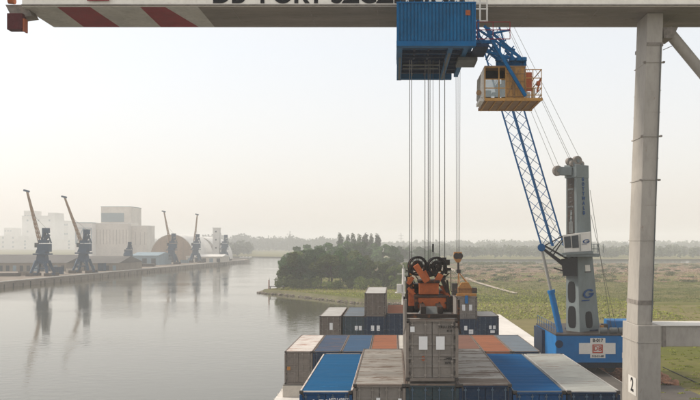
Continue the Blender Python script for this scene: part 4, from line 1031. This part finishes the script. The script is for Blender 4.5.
for k, chx in enumerate(lt):
    lettering(chx, 'letter', 'logo_blue', tw, onR(r_mid, r_top, .5, .955 - k * .0605), .50, ax=axR, bold=.05, depth=.015)
def glogo(par, c, s, ax, up=(0, 0, 1)):
    """oval italic ring with a bar: the maker's mark"""
    ax = Vector(ax).normalized(); n = ax.cross(Vector(up)).normalized(); up = n.cross(ax).normalized()
    def q(a, b): return c + ax * (a + b * .35) * s + up * b * s
    mb = MB(); pts = []
    K = 20
    for k in range(K + 1):
        t = math.radians(35) + (math.radians(360 - 35 - 0) ) * k / K
        pts.append((math.cos(t), math.sin(t) * .55, .36 if k < K * .8 else .42))
    for k in range(K):
        (a, b, w), (a2, b2, w2) = pts[k], pts[k + 1]
        i0, i1 = q(a * (1 - w), b * (1 - w)), q(a2 * (1 - w2), b2 * (1 - w2)); o0, o1 = q(a, b), q(a2, b2)
        mb.prism([i0, o0, o1, i1], n * .02)
    mb.prism([q(.05, -.12), q(1.0, -.12), q(1.0, .06), q(.05, .06)], n * .02)
    mb.prism([q(-1.0, -.85), q(.45, -.85), q(.45, -.74), q(-1.0, -.74)], n * .02)
    return mb.build('maker_mark', 'logo_blue', par)
ub_ = (r_mid[0] + r_mid[1] - r_bot[0] - r_bot[1]).normalized(); ab_ = (r_bot[0].lerp(r_mid[0], .5) - r_bot[1].lerp(r_mid[1], .5)).normalized() * -1
nb2 = ab_.cross(ub_).normalized(); glogo(tl, r_bot[0].lerp(r_bot[1], .52).lerp(r_mid[0].lerp(r_mid[1], .52), .50) + nb2 * .08, .92, ab_, ub_)
# base ring of the tower
mb = MB(); mb.tube((PX(583, 87), 87, cz1 + .12), (PX(583, 87), 87, PZ(330, 85)), 2.0, n=28); mb.build('slewing_ring', 'blue_dark', mc)
# cap
capL = ring4(576.5, 564.5, 589, 580, 178, 83.9); capT = ring4(576.5, 564, 588.8, 580, 165, 83.9)
mb = MB(); tower(mb, capL, capT); cap = mb.build('tower_cap', 'crane_grey', mc, .05)
mb = MB(); mb.bar(P(572, 171.5, 84.6), P(558, 171, 85), .8, .9); mb.build('head_arm', 'crane_grey', mc, .03)
for (px, py, r, d) in ((557.5, 170.8, .56, 84.7), (569.5, 161.5, .42, 85), (577, 161, .55, 85), (572.5, 163.5, .35, 84.5), (581, 164, .3, 85.2)):
    c = P(px, py, d); mb = MB(); ax = Vector((.45, -1, 0)).normalized(); mb.tube(c - ax * .2, c + ax * .2, r, n=20); pl = mb.build('pulley', 'flange_brown', mc)
    mb = MB(); mb.tube(c - ax * .25, c + ax * .25, r * .35, n=12); mb.build('hub', 'crane_grey', pl)
# cab
a = P(563.5, 252.5, 83); b = P(592, 232.5, 83)
def q2(px, py, d): return P(px, py, d)
mb = MB()
c8 = [P(564.5, 252.8, 83), P(591.5, 251, 83), P(591.5, 251, 85), P(564.5, 252.8, 85), P(562.5, 235, 83), P(590.5, 231.5, 83), P(590.5, 231.5, 85), P(562.5, 235, 85)]
mb.hexa(c8); cabm = mb.build('driver_cab', 'sign_white', mc, .04)
mb = MB(); mb.prism([P(565, 248, 82.95), P(571.5, 247.6, 82.95), P(570.5, 236, 82.95), P(564, 236.8, 82.95)], (0, .04, 0)); mb.prism([P(572.5, 248.2, 82.95), P(579, 247.6, 82.95), P(578.3, 235, 82.95), P(571.5, 235.8, 82.95)], (0, .04, 0)); mb.build('window', 'window_dark', cabm)
glogo(cabm, P(586.3, 241.3, 82.96), .38, (1, 0, 0))
mb = MB(); mb.bar(P(562, 254, 82.8), P(593, 252.2, 82.8), .12, .25); mb.bar(P(580.3, 251, 82.94), P(580, 234, 82.94), .06); mb.build('cab_frame', 'crane_grey', cabm)
# platform
mb = MB(); z = PZ(256.5, 85); mb.box(PX(566, 83), 82.9, z, PX(597, 84), 87.4, z + .35); pf = mb.build('platform', 'crane_grey', mc, .03)
mb = MB()
for px, d in ((592.3, 82.9), (598.0, 82.9), (598.3, 85), (598.6, 87)): mb.bar(P(px, 252.5, 85) + Vector((0, d - 85, 0)), P(px, 244, 85) + Vector((0, d - 85, 0)), .05)
x9 = PX(597.5, 84)
for k in (.5, 1.0): mb.bar((PX(592, 83), 82.95, z + .35 + k), (x9 - .05, 82.95, z + .35 + k), .045); mb.bar((x9 - .05, 82.95, z + .35 + k), (x9 - .05, 87.3, z + .35 + k), .045)
mb.build('railing', 'crane_grey', pf)
# boom foot cluster
mb = MB()
for a, b, w in (((541.5, 247.5, 84), (573, 273, 84.2), .26), ((541.5, 247.5, 85.6), (573, 270, 85.4), .26), ((563, 236, 84), (574, 262, 84.2), .22), ((545, 246, 84.8), (573, 262, 84.2), .2), ((552, 257, 84), (563, 240, 84), .12), ((560, 262, 84), (548, 252, 84), .12), ((541.5, 247.5, 84), (563, 262, 84), .14), ((554, 268, 84.3), (573, 274, 84.3), .14), ((541, 247.5, 84), (563, 236, 84), .12), ((549, 254, 85), (563, 238, 85), .1)):
    mb.bar(P(*a), P(*b), w)
mb.hexa([P(563, 276, 83.4), P(577, 276, 83.4), P(577, 276, 86), P(563, 276, 86), P(561, 259, 83.4), P(577, 257.2, 83.4), P(577, 257.2, 86), P(561, 259, 86)])
mb.build('boom_foot', 'black_steel', mc)
# boom lattice
def boomc(y):
    t = (245 - y) / (245 + 76.0); return 552.5 + (458 - 552.5) * t
def chord(k, y):
    w = 11.2 if y > 20 else max(1.2, 11.2 * (y + 76) / 96.0)
    if y > 225: w *= 1.0
    off = {0: (-w, 84.6), 1: (-w * .05, 84.6 - w * .13), 2: (w, 84.6), 3: (w * .05, 84.6 + w * .13)}[k]
    return P(boomc(y) + off[0], y, off[1])
ysb = [246 - i * 23 for i in range(15)]
mb = MB()
for k in range(4):
    for a, b in zip(ysb, ysb[1:]): mb.tube(chord(k, a), chord(k, b), .095, n=8, cap=False)
bm_ = mb.build('boom', 'boom_blue', mc)
mb = MB()
for i, (a, b) in enumerate(zip(ysb, ysb[1:])):
    mid = (a + b) / 2
    for k in range(4):
        k2 = (k + 1) % 4; mb.tube(chord(k, a), chord(k2, mid), .034, n=5, cap=False); mb.tube(chord(k2, mid), chord(k, b), .034, n=5, cap=False)
mb.build('boom_lacing', 'boom_blue', bm_)
mb = MB(); mb.tube(P(541.5, 247.5, 83.6), P(541.5, 247.5, 85.8), .42, n=14); mb.build('boom_joint', 'boom_blue', bm_)
mb = MB(); tp = P(458, -76, 84.6); mb.tube(tp + Vector((-.0, -.3, 0)), tp + Vector((0, .3, 0)), .6, n=18); mb.build('head_sheave', 'black_steel', mc)
# luffing cylinder
mb = MB(); mb.tube(P(541.5, 249, 84), P(551.5, 293, 84), .17, n=10); mb.build('cylinder_rod', 'cylinder_grey', mc)
mb = MB(); mb.tube(P(551, 291, 84), P(560.5, 334, 84), .34, n=12); mb.tube(P(551, 290, 84), P(551.6, 293, 84), .42, n=12); mb.build('luffing_cylinder', 'crane_blue', mc)
# ropes of tower head to boom tip; stay ropes
for (px, py, dx) in ((554.5, 168, -.5), (559, 166.5, -.2), (569, 158.5, 0), (571, 159, .25), (579.5, 158, .5)):
    mb = MB(); mb.tube(P(px, py, 84.8), tp + Vector((dx, 0, 0)), .022, n=5); mb.build('luffing_rope', 'rope_light', mc)
for (a, b) in (((590, 190), (612, 331)), ((591, 215), (617, 331)), ((540, 200), (560, 236))):
    mb = MB(); mb.tube(P(*a, 86), P(*b, 86), .025, n=5); mb.build('stay_rope', 'rope', mc)
# hoist ropes of mobile crane: straight down to the hook
hk = P(458, 253, 90.5); 
for dx in (-.28, 0, .28):
    mb = MB(); mb.tube(tp + Vector((dx * 1.0, 0, -.3)), Vector((hk.x + dx * .6, hk.y, hk.z)), .026, n=5); mb.build('hoist_rope', 'rope', mc)
hb = thing('hook_block', 'yellow hook block hanging above the small grey container', 'hook block', hk)
D = 90.5
mb = MB(); mb.prism([P(454, 252, D - .25), P(462, 252, D - .25), P(462.5, 258, D - .25), P(460, 262.5, D - .25), P(456.5, 262.5, D - .25), P(453.5, 258, D - .25)], (0, .5, 0)); mb.build('block', 'hook_yellow', hb, .04)
mb = MB(); mb.tube(P(456.5, 256, D - .3), P(456.5, 256, D + .3), .36, n=16); mb.tube(P(460, 256, D - .3), P(460, 256, D + .3), .36, n=16); mb.build('sheave', 'spreader_dark', hb)
mb = MB(); mb.tube(P(458.3, 262, D), P(458.3, 272, D), .13, n=10); mb.box(PX(456.6, D), D - .2, PZ(273, D), PX(460.5, D), D + .2, PZ(269.5, D)); mb.build('hook', 'spreader_dark', hb)
lf_ = thing('lifting_frame', 'yellow lifting frame on the roof of the small hanging container', 'lifting frame', P(463, 296, D))
tpz = PZ(319.5, 88.4) + ST; xc = cx3 + CW / 2
mb = MB()
for (x, y) in ((xc - 1.1, 88.6), (xc + 1.1, 88.6), (xc - 1.1, 94.2), (xc + 1.1, 94.2)): mb.tube(P(458.5, 272, D), (x * .55 + xc * .45, y * .6 + 91.4 * .4, tpz + 1.1), .05, n=6)
mb.build('sling', 'hook_yellow', lf_)
mb = MB(); mb.box(xc - 1.15, 88.5, tpz + .05, xc + 1.15, 88.85, tpz + .35); mb.box(xc - 1.15, 94.0, tpz + .05, xc + 1.15, 94.35, tpz + .35); mb.box(xc - .8, 89.6, tpz + .3, xc + .8, 93.2, tpz + .9); mb.box(xc - .5, 88.85, tpz + .1, xc + .5, 94, tpz + .3)
mb.prism([(xc - .9, 89.3, tpz + .9), (xc + .7, 89.3, tpz + .9), (xc + .3, 89.3, tpz + 1.6), (xc - .5, 89.3, tpz + 1.6)], (0, .5, 0)); mb.build('frame', 'hook_yellow', lf_, .03)
mb = MB(); mb.box(xc - 1.6, 89.2, tpz + .1, xc - .95, 90.4, tpz + 1.5); mb.build('power_pack', 'spreader_dark', lf_, .03); mb = MB(); mb.box(xc + .75, 89, tpz + .36, xc + 1.25, 90, tpz + 1.0); mb.build('power_pack', 'spreader_dark', lf_); mb = MB(); mb.tube((xc - 1.75, 89.2, tpz + .6), (xc - 1.75, 89.2, tpz + 2.9), .05); mb.tube((xc - 1.75, 89.2, tpz + .6), (xc - 1.2, 89.2, tpz + .3), .05); mb.build('hose_mast', 'spreader_dark', lf_)
mb = MB(); mb.box(xc - .2, 88.33, tpz - .75, xc + .15, 88.39, tpz + .15); mb.build('tag_sheet', 'crane_blue', lf_)

# ================================================================== LEFT BANK
def port_crane(px, py, d, tipx, tipy, label, jib=True, sc=1.0):
    base = Vector((PX(px, d), d, 2.2))
    o = thing('port_crane', label, 'crane', base, 'level luffing cranes on the far quay')
    def q(x, y, z): return base + Vector((x, y, z)) * sc
    mb = MB()
    for sx_ in (-1, 1):
        for sy in (-1, 1): mb.bar(q(sx_ * 3.7, sy * 3.6, .8), q(sx_ * 1.8, sy * 1.9, 6.6), .8, .8, 1.2, 1.2)
        mb.bar(q(sx_ * 3.9, -3.6, .9), q(sx_ * 3.9, 3.6, .9), .7, .8)
    mb.bar(q(0, 0, 5.4), q(0, 0, 9.2), 4.2, 4.2, 3.4, 3.4)
    for z_ in (3.4,): mb.bar(q(-2.9, -2.8, z_), q(2.9, -2.8, z_), .4); mb.bar(q(-2.9, -2.8, z_), q(0, -2.2, 6), .3); mb.bar(q(2.9, -2.8, z_), q(0, -2.2, 6), .3)
    mb.build('portal', 'port_crane', o)
    for sx_ in (-1, 1):
        for sy in (-1, 1): mb = MB(); mb.box(*q(sx_ * 3.9 - 1.5, sy * 3.6 - .6, 0), *q(sx_ * 3.9 + 1.5, sy * 3.6 + .6, 1.4)); mb.build('bogie', 'port_crane_foot', o)
    mb = MB(); mb.box(*q(-3.0, -2.8, 9.2), *q(3.2, 2.8, 9.8)); mb.bar(q(0, 0, 9.8), q(.2, 0, 12), 4.4, 4.2, 3.4, 3.4); mb.build('turntable', 'port_crane', o)
    mb = MB(); mb.box(*q(-1.6, -1.8, 10.5), *q(3.3, 1.8, 13.9)); mb.box(*q(-1.2, -1.6, 14.3), *q(2.4, 1.6, 15.6)); hs_ = mb.build('machine_house', 'port_crane', o, .1)
    mb = MB(); mb.box(*q(-2.6, -1.9, 12.4), *q(-1.62, .2, 14.4)); mb.build('driver_cab', 'window_dark', o)
    mb = MB(); mb.bar(q(.3, -1.3, 15), q(1.1, -.9, 20.4), .7, .7); mb.bar(q(.3, 1.3, 15), q(1.1, .9, 20.4), .7, .7); mb.bar(q(3.8, 0, 14.2), q(1.6, 0, 20.4), .5); mb.box(*q(.2, -1.0, 18.6), *q(2.8, 1.0, 20.8)); mb.bar(q(.6, 0, 15), q(2.8, 0, 18), 1.4, .9)
    mb.build('a_frame', 'port_crane', o)
    if jib:
        tip = Vector((PX(tipx, d), d, PZ(tipy, d))); a = q(-.9, 0, 14.2); mb = MB()
        n = 12
        def ch_(s1, s2, t):
            w = (.75 * (1 - t) + .28 * t) * sc; return a.lerp(tip, t) + Vector((s1 * w * .7, s2 * w, 0))
        for s1, s2 in ((-1, -1), (1, -1), (1, 1), (-1, 1)):
            mb.bar(ch_(s1, s2, 0), ch_(s1, s2, 1), .26, .26)
            for k in range(n): mb.bar(ch_(s1, s2, k / n), ch_(-s1 if s1 == s2 else s1, s2 if s1 == s2 else -s2, (k + 1) / n), .14)
        mb.build('jib', 'port_crane_jib', o)
        mb = MB(); mb.bar(tip + Vector((-1.4, 0, .35)), tip + Vector((1.0, 0, -.25)), .9, .8); mb.build('jib_head', 'port_crane', o)
        mb = MB(); mb.tube(q(1.4, 0, 20.8), a.lerp(tip, .55), .05, n=5); mb.build('luffing_rope', 'rope', o)
    return o
port_crane(42.5, 276, 335, 27, 191, 'dark level luffing crane nearest the left edge, jib raised left')
port_crane(83.5, 273, 368, 64.5, 197, 'dark crane on the far quay, second from the left edge')
port_crane(171.5, 264, 526, 164, 211.5, 'crane standing before the brown arched warehouse')
port_crane(195.5, 263.5, 560, 197.3, 214.5, 'crane with an upright jib between the arched warehouses')
port_crane(224, 262, 622, 0, 0, 'low crane without a raised jib beside the slim white tower', jib=False)
port_crane(128, 266, 470, 0, 0, 'jibless dark crane left of the blue grey shed', jib=False, sc=.72)

def gabled(name, label, x0, x1, d, depth, zb_, h, rise, wall, roof, doors=0, ridge='x', band=None):
    o = thing(name, label, 'building', ((x0 + x1) / 2, d, zb_)); mb = MB(); mb.box(x0, d, zb_, x1, d + depth, zb_ + h); mb.build('wall', wall, o)
    mb = MB(); e = .4
    if ridge == 'x':
        mb.prism([(x0 - e, d - e, zb_ + h + .01), (x0 - e, d + depth + e, zb_ + h + .01), (x0 - e, d + depth / 2, zb_ + h + rise)], (x1 - x0 + 2 * e, 0, 0))
    else:
        mb.prism([(x0 - e, d - e, zb_ + h + .01), (x1 + e, d - e, zb_ + h + .01), ((x0 + x1) / 2, d - e, zb_ + h + rise)], (0, depth + 2 * e, 0))
    mb.build('roof', roof, o)
    for k in range(doors):
        cx_ = x0 + (x1 - x0) * (k + .5) / doors; w = (x1 - x0) / doors * .25
        mb = MB(); mb.box(cx_ - w, d - .06, zb_ + .1, cx_ + w, d - .01, zb_ + h * .7); mb.build('door', 'window_dark' if k % 3 else 'shed_blue', o)
    return o
def bld(name, label, px0, py0, px1, d, depth, wall, roof='shed_roof', win=None, extra=None):
    x0, x1 = PX(px0, d), PX(px1, d); zt2 = PZ(py0, d)
    o = thing(name, label, 'building', ((x0 + x1) / 2, d, 2.2)); mb = MB(); mb.box(x0, d, 2.2, x1, d + depth, zt2); mb.build('wall', wall, o)
    mb = MB(); mb.box(x0 - .3, d - .3, zt2, x1 + .3, d + depth + .3, zt2 + .6); mb.build('roof', roof, o)
    if win:
        nx, nz, fw, fh, m_ = win; H_ = zt2 - 2.2
        for i in range(nx):
            for j in range(nz):
                cx_ = x0 + (x1 - x0) * (i + .5) / nx; cz_ = 2.2 + H_ * (j + .6) / nz
                mb = MB(); mb.box(cx_ - fw / 2, d - .08, cz_ - fh / 2, cx_ + fw / 2, d - .01, cz_ + fh / 2); mb.build('window', m_, o)
    return o
# long transit sheds along the quay
gabled('transit_shed', 'long dark roofed transit shed behind the two nearest harbour cranes', PX(-30, 390), PX(66, 390), 390, 40, 2.2, 4.2, 3.8, 'shed_wall', 'shed_roof', 14)
gabled('transit_shed', 'dark roofed shed right of the second harbour crane', PX(68, 400), PX(118, 400), 400, 38, 2.2, 3.8, 3.4, 'shed_wall', 'shed_roof', 7)
gabled('storage_shed', 'pale blue grey shed left of the brown arched warehouse', PX(131, 500), PX(158, 500), 500, 30, 2.2, 6.2, 2.0, 'shed_blue', 'shed_blue', 3)
gabled('low_shed', 'low beige shed right in front of the brown arch', PX(186, 572), PX(222, 572), 572, 25, 2.2, 4.2, 1.6, 'beige_wall', 'pale_wall', 5)
# arched warehouses
def arch(name, label, cx_, hwpx, ytop, d, depth, wall, roof):
    o = thing(name, label, 'building', (PX(cx_, d), d, 2.2)); hw_ = hwpx / F * d; H_ = PZ(ytop, d) - 2.2; x = PX(cx_, d); K = 20
    pts = [(x + hw_ * math.cos(math.pi * k / K), d, 2.2 + H_ * math.sin(math.pi * k / K) ** .9) for k in range(K + 1)]
    mb = MB(); mb.prism(pts, (0, depth, 0)); mb.build('wall', wall, o)
    mb = MB(); q = [(x + (hw_ + .5) * math.cos(math.pi * k / K), d - .5, 2.2 + (H_ + .5) * math.sin(math.pi * k / K) ** .9) for k in range(K + 1)]
    vs = [(a, b, c) for a, b, c in q] + [(a, b + depth + 1, c) for a, b, c in q] + pts + [(a, b + depth, c) for a, b, c in pts]; n = K + 1
    mb.add(vs, [(i, i + 1, n + i + 1, n + i) for i in range(K)] + [(i, i + 1, 2 * n + i + 1, 2 * n + i) for i in range(K)]); mb.build('roof', roof, o)
    mb = MB(); mb.box(x - 3, d - .1, 2.3, x + 3, d - .02, 8); mb.build('door', 'window_dark', o)
    mb = MB()
    for k in (-3, -2, -1, 1, 2, 3): mb.box(x + k * hw_ / 4 - .12, d - .06, 2.3, x + k * hw_ / 4 + .12, d - .01, 2.2 + H_ * math.sqrt(max(0, 1 - (k / 4) ** 2)) * .9)
    mb.build('rib', 'shed_wall', o); return o
arch('arched_warehouse', 'brown arched warehouse with a big rounded gable', 172, 22.5, 235, 575, 60, 'dome_brown', 'pale_wall')
arch('arched_warehouse', 'pale arched warehouse behind and right of the brown arch', 196, 21, 237, 640, 60, 'pale_wall', 'pale_wall')
t_ = bld('stair_tower', 'slim pale tower beside the low crane', 212.8, 228.3, 219, 620, 6, 'pale_wall', 'pale_wall', (1, 4, 1.2, 1.2, 'window_dark'))
# silo complex
o = bld('grain_silo', 'tall beige silo block with a blue grey band at its head', 101, 207, 131, 840, 34, 'beige_wall', 'band_blue', None)
mb = MB(); mb.box(PX(101.5, 840), 839.6, PZ(222, 840), PX(124, 840), 839.95, PZ(213, 840)); mb.build('window_band', 'band_blue', o)
mb = MB()
for k in range(9): x = PX(102, 840) + k * 3.6; mb.tube((x, 840, 2.2), (x, 840, PZ(223, 840)), 1.75, n=12)
mb.build('silo_cells', 'beige_wall', o)
o = bld('silo_annex', 'broad beige building in front of the tall silo', 92, 223.5, 128, 790, 30, 'beige_wall', 'pale_wall', (11, 1, .5, 15, 'shed_wall'))
bld('silo_annex', 'narrow beige block right of the tall silo', 129, 226, 147, 800, 26, 'beige_wall', 'pale_wall', (4, 1, .4, 13, 'shed_wall'))
o = bld('loading_hall', 'white hall with a blue braced front left of the silo', 75, 223, 92, 780, 26, 'pale_wall', 'band_blue', None)
mb = MB()
for k in range(2):
    xa, xb = PX(76 + k * 8, 780), PX(83.5 + k * 8, 780); za, zb2 = PZ(244, 780), PZ(228, 780)
    for a, b in (((xa, za), (xb, zb2)), ((xa, zb2), (xb, za)), ((xa, za), (xb, za)), ((xa, zb2), (xb, zb2)), ((xa, za), (xa, zb2)), ((xb, za), (xb, zb2))): mb.bar((a[0], 779.6, a[1]), (b[0], 779.6, b[1]), .6)
mb.build('bracing', 'shed_blue', o)
# faint far harbour buildings
for i, (a, t, b, d, lab) in enumerate([(22, 216, 55, 900, 'faint far mill block behind the nearest harbour crane'), (-12, 236, 18, 860, 'faint low block at the left edge behind the shed'), (4, 228, 12, 980, 'faint slim tower at the left edge'), (62, 221, 68, 950, 'faint slim tower behind the second harbour crane'), (24, 211, 32, 930, 'faint tower on the left of the far mill block'), (48, 213, 55, 935, 'faint tower on the right of the far mill block'), (14, 240, 80, 820, 'faint long low hall behind the transit shed')]):
    bld('harbour_building', lab, a, t, b, d * 2.0, 50, 'pale_wall', 'pale_wall', (3, 3, 4, 4, 'band_blue'))
# crates and containers lying on the far quay
for i, (px, d, w_, h_, m_, lab) in enumerate([(56.5, 352, 3.2, 3.4, 'port_crane', 'dark blue steel bin between the two nearest harbour cranes'), (100.5, 392, 2.8, 4.0, 'port_crane', 'dark blue bin right of the second harbour crane'), (8, 330, 7, 1.4, 'port_crane_foot', 'brown heap box at the left edge of the quay'), (24, 338, 5, 1.8, 'shed_wall', 'tan bin left of the nearest harbour crane'), (70, 372, 4, 2.2, 'beige_wall', 'beige bin left of the second harbour crane'), (112, 415, 5, 2.3, 'shed_wall', 'tan bin on the quay before the dark shed'), (122, 430, 4, 2.6, 'beige_wall', 'beige bin left of the jibless crane'), (147, 470, 8, 1.6, 'port_crane_foot', 'dark flat bin in front of the blue grey shed'), (184, 545, 5, 2.4, 'shed_blue', 'blue grey bin between the two arch cranes')]):
    x = PX(px, d); o = thing('cargo_bin', lab, 'cargo bin', (x, d, 2.2), 'bins on the far quay'); mb = MB(); mb.box(x - w_ / 2, d, 2.25, x + w_ / 2, d + 4, 2.2 + h_); mb.build('bin_body', m_, o)
    mb = MB()
    for k in range(5): mb.box(x - w_ / 2 + w_ * k / 4 - .06, d - .08, 2.25, x - w_ / 2 + w_ * k / 4 + .06, d - .005, 2.2 + h_)
    mb.box(x - w_ / 2 - .05, d - .1, 2.2 + h_, x + w_ / 2 + .05, d + 4.1, 2.3 + h_); mb.build('bin_ribs', 'port_crane_foot', o)
# far small white boat/pier at end of left quay
bld('pier_house', 'tiny pale house at the end of the left quay', 240, 257.5, 250, 800, 8, 'pale_wall', 'pale_wall', (3, 1, 1.5, 1.5, 'window_dark'))
# distant pylons
for px, py, d, lab in ((290, 231, 1400, 'faint lattice pylon above the far left wood'), (401, 233, 1500, 'faint lattice pylon right of the poplars')):
    b_ = Vector((PX(px, d), d, 1)); h = PZ(py, d) - 1; o = thing('pylon', lab, 'pylon', b_); mb = MB()
    for sx_ in (-1, 1):
        for sy in (-1, 1): mb.bar(b_ + Vector((sx_ * 3, sy * 3, 0)), b_ + Vector((sx_ * .4, sy * .4, h)), .4)
    mb.build('mast', 'under_grey', o); mb = MB()
    for k in (.7, .85): mb.bar(b_ + Vector((-5, 0, h * k)), b_ + Vector((5, 0, h * k)), .4)
    mb.build('cross_arm', 'under_grey', o)

# ================================================================== HAZE, SKY, LIGHT, CAMERA
HZ = 0.00055
m = bpy.data.materials.new('haze'); m.use_nodes = True; nt = m.node_tree; nt.nodes.clear()
out = nt.nodes.new('ShaderNodeOutputMaterial'); pv = nt.nodes.new('ShaderNodeVolumePrincipled')
pv.inputs['Color'].default_value = (0.96, 0.98, 0.99, 1); pv.inputs['Density'].default_value = HZ; pv.inputs['Anisotropy'].default_value = 0.0
nt.links.new(pv.outputs[0], out.inputs['Volume']); M['haze'] = m
mb = MB(); mb.box(-2400, -160, -2.6, 2400, 3900, 62); o = mb.build('haze', 'haze'); o['kind'] = 'stuff'; tag(o, 'pale haze hanging over the river and the marsh', 'haze')

SUN_EL, SUN_AZ = 38, -78     # azimuth from +Y, clockwise positive
W = bpy.data.worlds.new('World'); S.world = W; W.use_nodes = True; nt = W.node_tree; nt.nodes.clear()
out = nt.nodes.new('ShaderNodeOutputWorld'); bg = nt.nodes.new('ShaderNodeBackground'); sky = nt.nodes.new('ShaderNodeTexSky')
sky.sky_type = 'NISHITA'; sky.sun_disc = False; sky.sun_elevation = R(SUN_EL); sky.sun_rotation = R(SUN_AZ)
sky.air_density = 1.0; sky.dust_density = 3.0; sky.ozone_density = 1.0
hs2 = nt.nodes.new('ShaderNodeHueSaturation'); hs2.inputs['Saturation'].default_value = 0.45; hs2.inputs['Value'].default_value = 1.0
nt.links.new(sky.outputs[0], hs2.inputs['Color']); tcw = N(nt, 'ShaderNodeTexCoord'); sxw = N(nt, 'ShaderNodeSeparateXYZ'); nt.links.new(tcw.outputs['Generated'], sxw.inputs[0])
veil = ramp(nt, sxw.outputs[2], [(0.0, (1.0, .895, .79)), (0.10, (1.0, .95, .885)), (0.24, (.95, .965, .975)), (0.45, (1.0, .955, .90))])
vs_ = N(nt, 'ShaderNodeVectorMath', operation='SCALE'); nt.links.new(veil, vs_.inputs[0]); vs_.inputs['Scale'].default_value = 6.1
nt.links.new(mixc(nt, 0.6, hs2.outputs[0], vs_.outputs[0]), bg.inputs['Color']); nt.links.new(bg.outputs[0], out.inputs[0])
bg.inputs['Strength'].default_value = 0.13
sl = bpy.data.lights.new('sun', 'SUN'); sl.energy = 2.6; sl.angle = R(12); sl.color = (1.0, .90, .77)
so = bpy.data.objects.new('sun', sl); COL.objects.link(so)
az, el = R(SUN_AZ), R(SUN_EL)
sd = Vector((math.sin(az) * math.cos(el), math.cos(az) * math.cos(el), math.sin(el)))
so.rotation_euler = sd.to_track_quat('Z', 'Y').to_euler(); so.location = (0, 0, 60)

cam = bpy.data.cameras.new('camera'); co = bpy.data.objects.new('camera', cam); COL.objects.link(co); S.camera = co
co.location = (0, 0, CZ); co.rotation_euler = (R(90), 0, 0)
cam.sensor_width = 36; cam.lens = F / 700 * 36; cam.shift_x = -(VX - 350) / 700; cam.shift_y = (VY - 200) / 700
cam.clip_start = .5; cam.clip_end = 9000
S.view_settings.view_transform = 'Standard'; S.view_settings.look = 'None'; S.view_settings.gamma = 1; S.view_settings.use_curve_mapping = False
S.view_settings.exposure = 0.52
S.cycles.use_denoising = True
S.cycles.max_bounces = 6; S.cycles.volume_bounces = 2; S.cycles.transparent_max_bounces = 8; S.cycles.diffuse_bounces = 3; S.cycles.glossy_bounces = 3
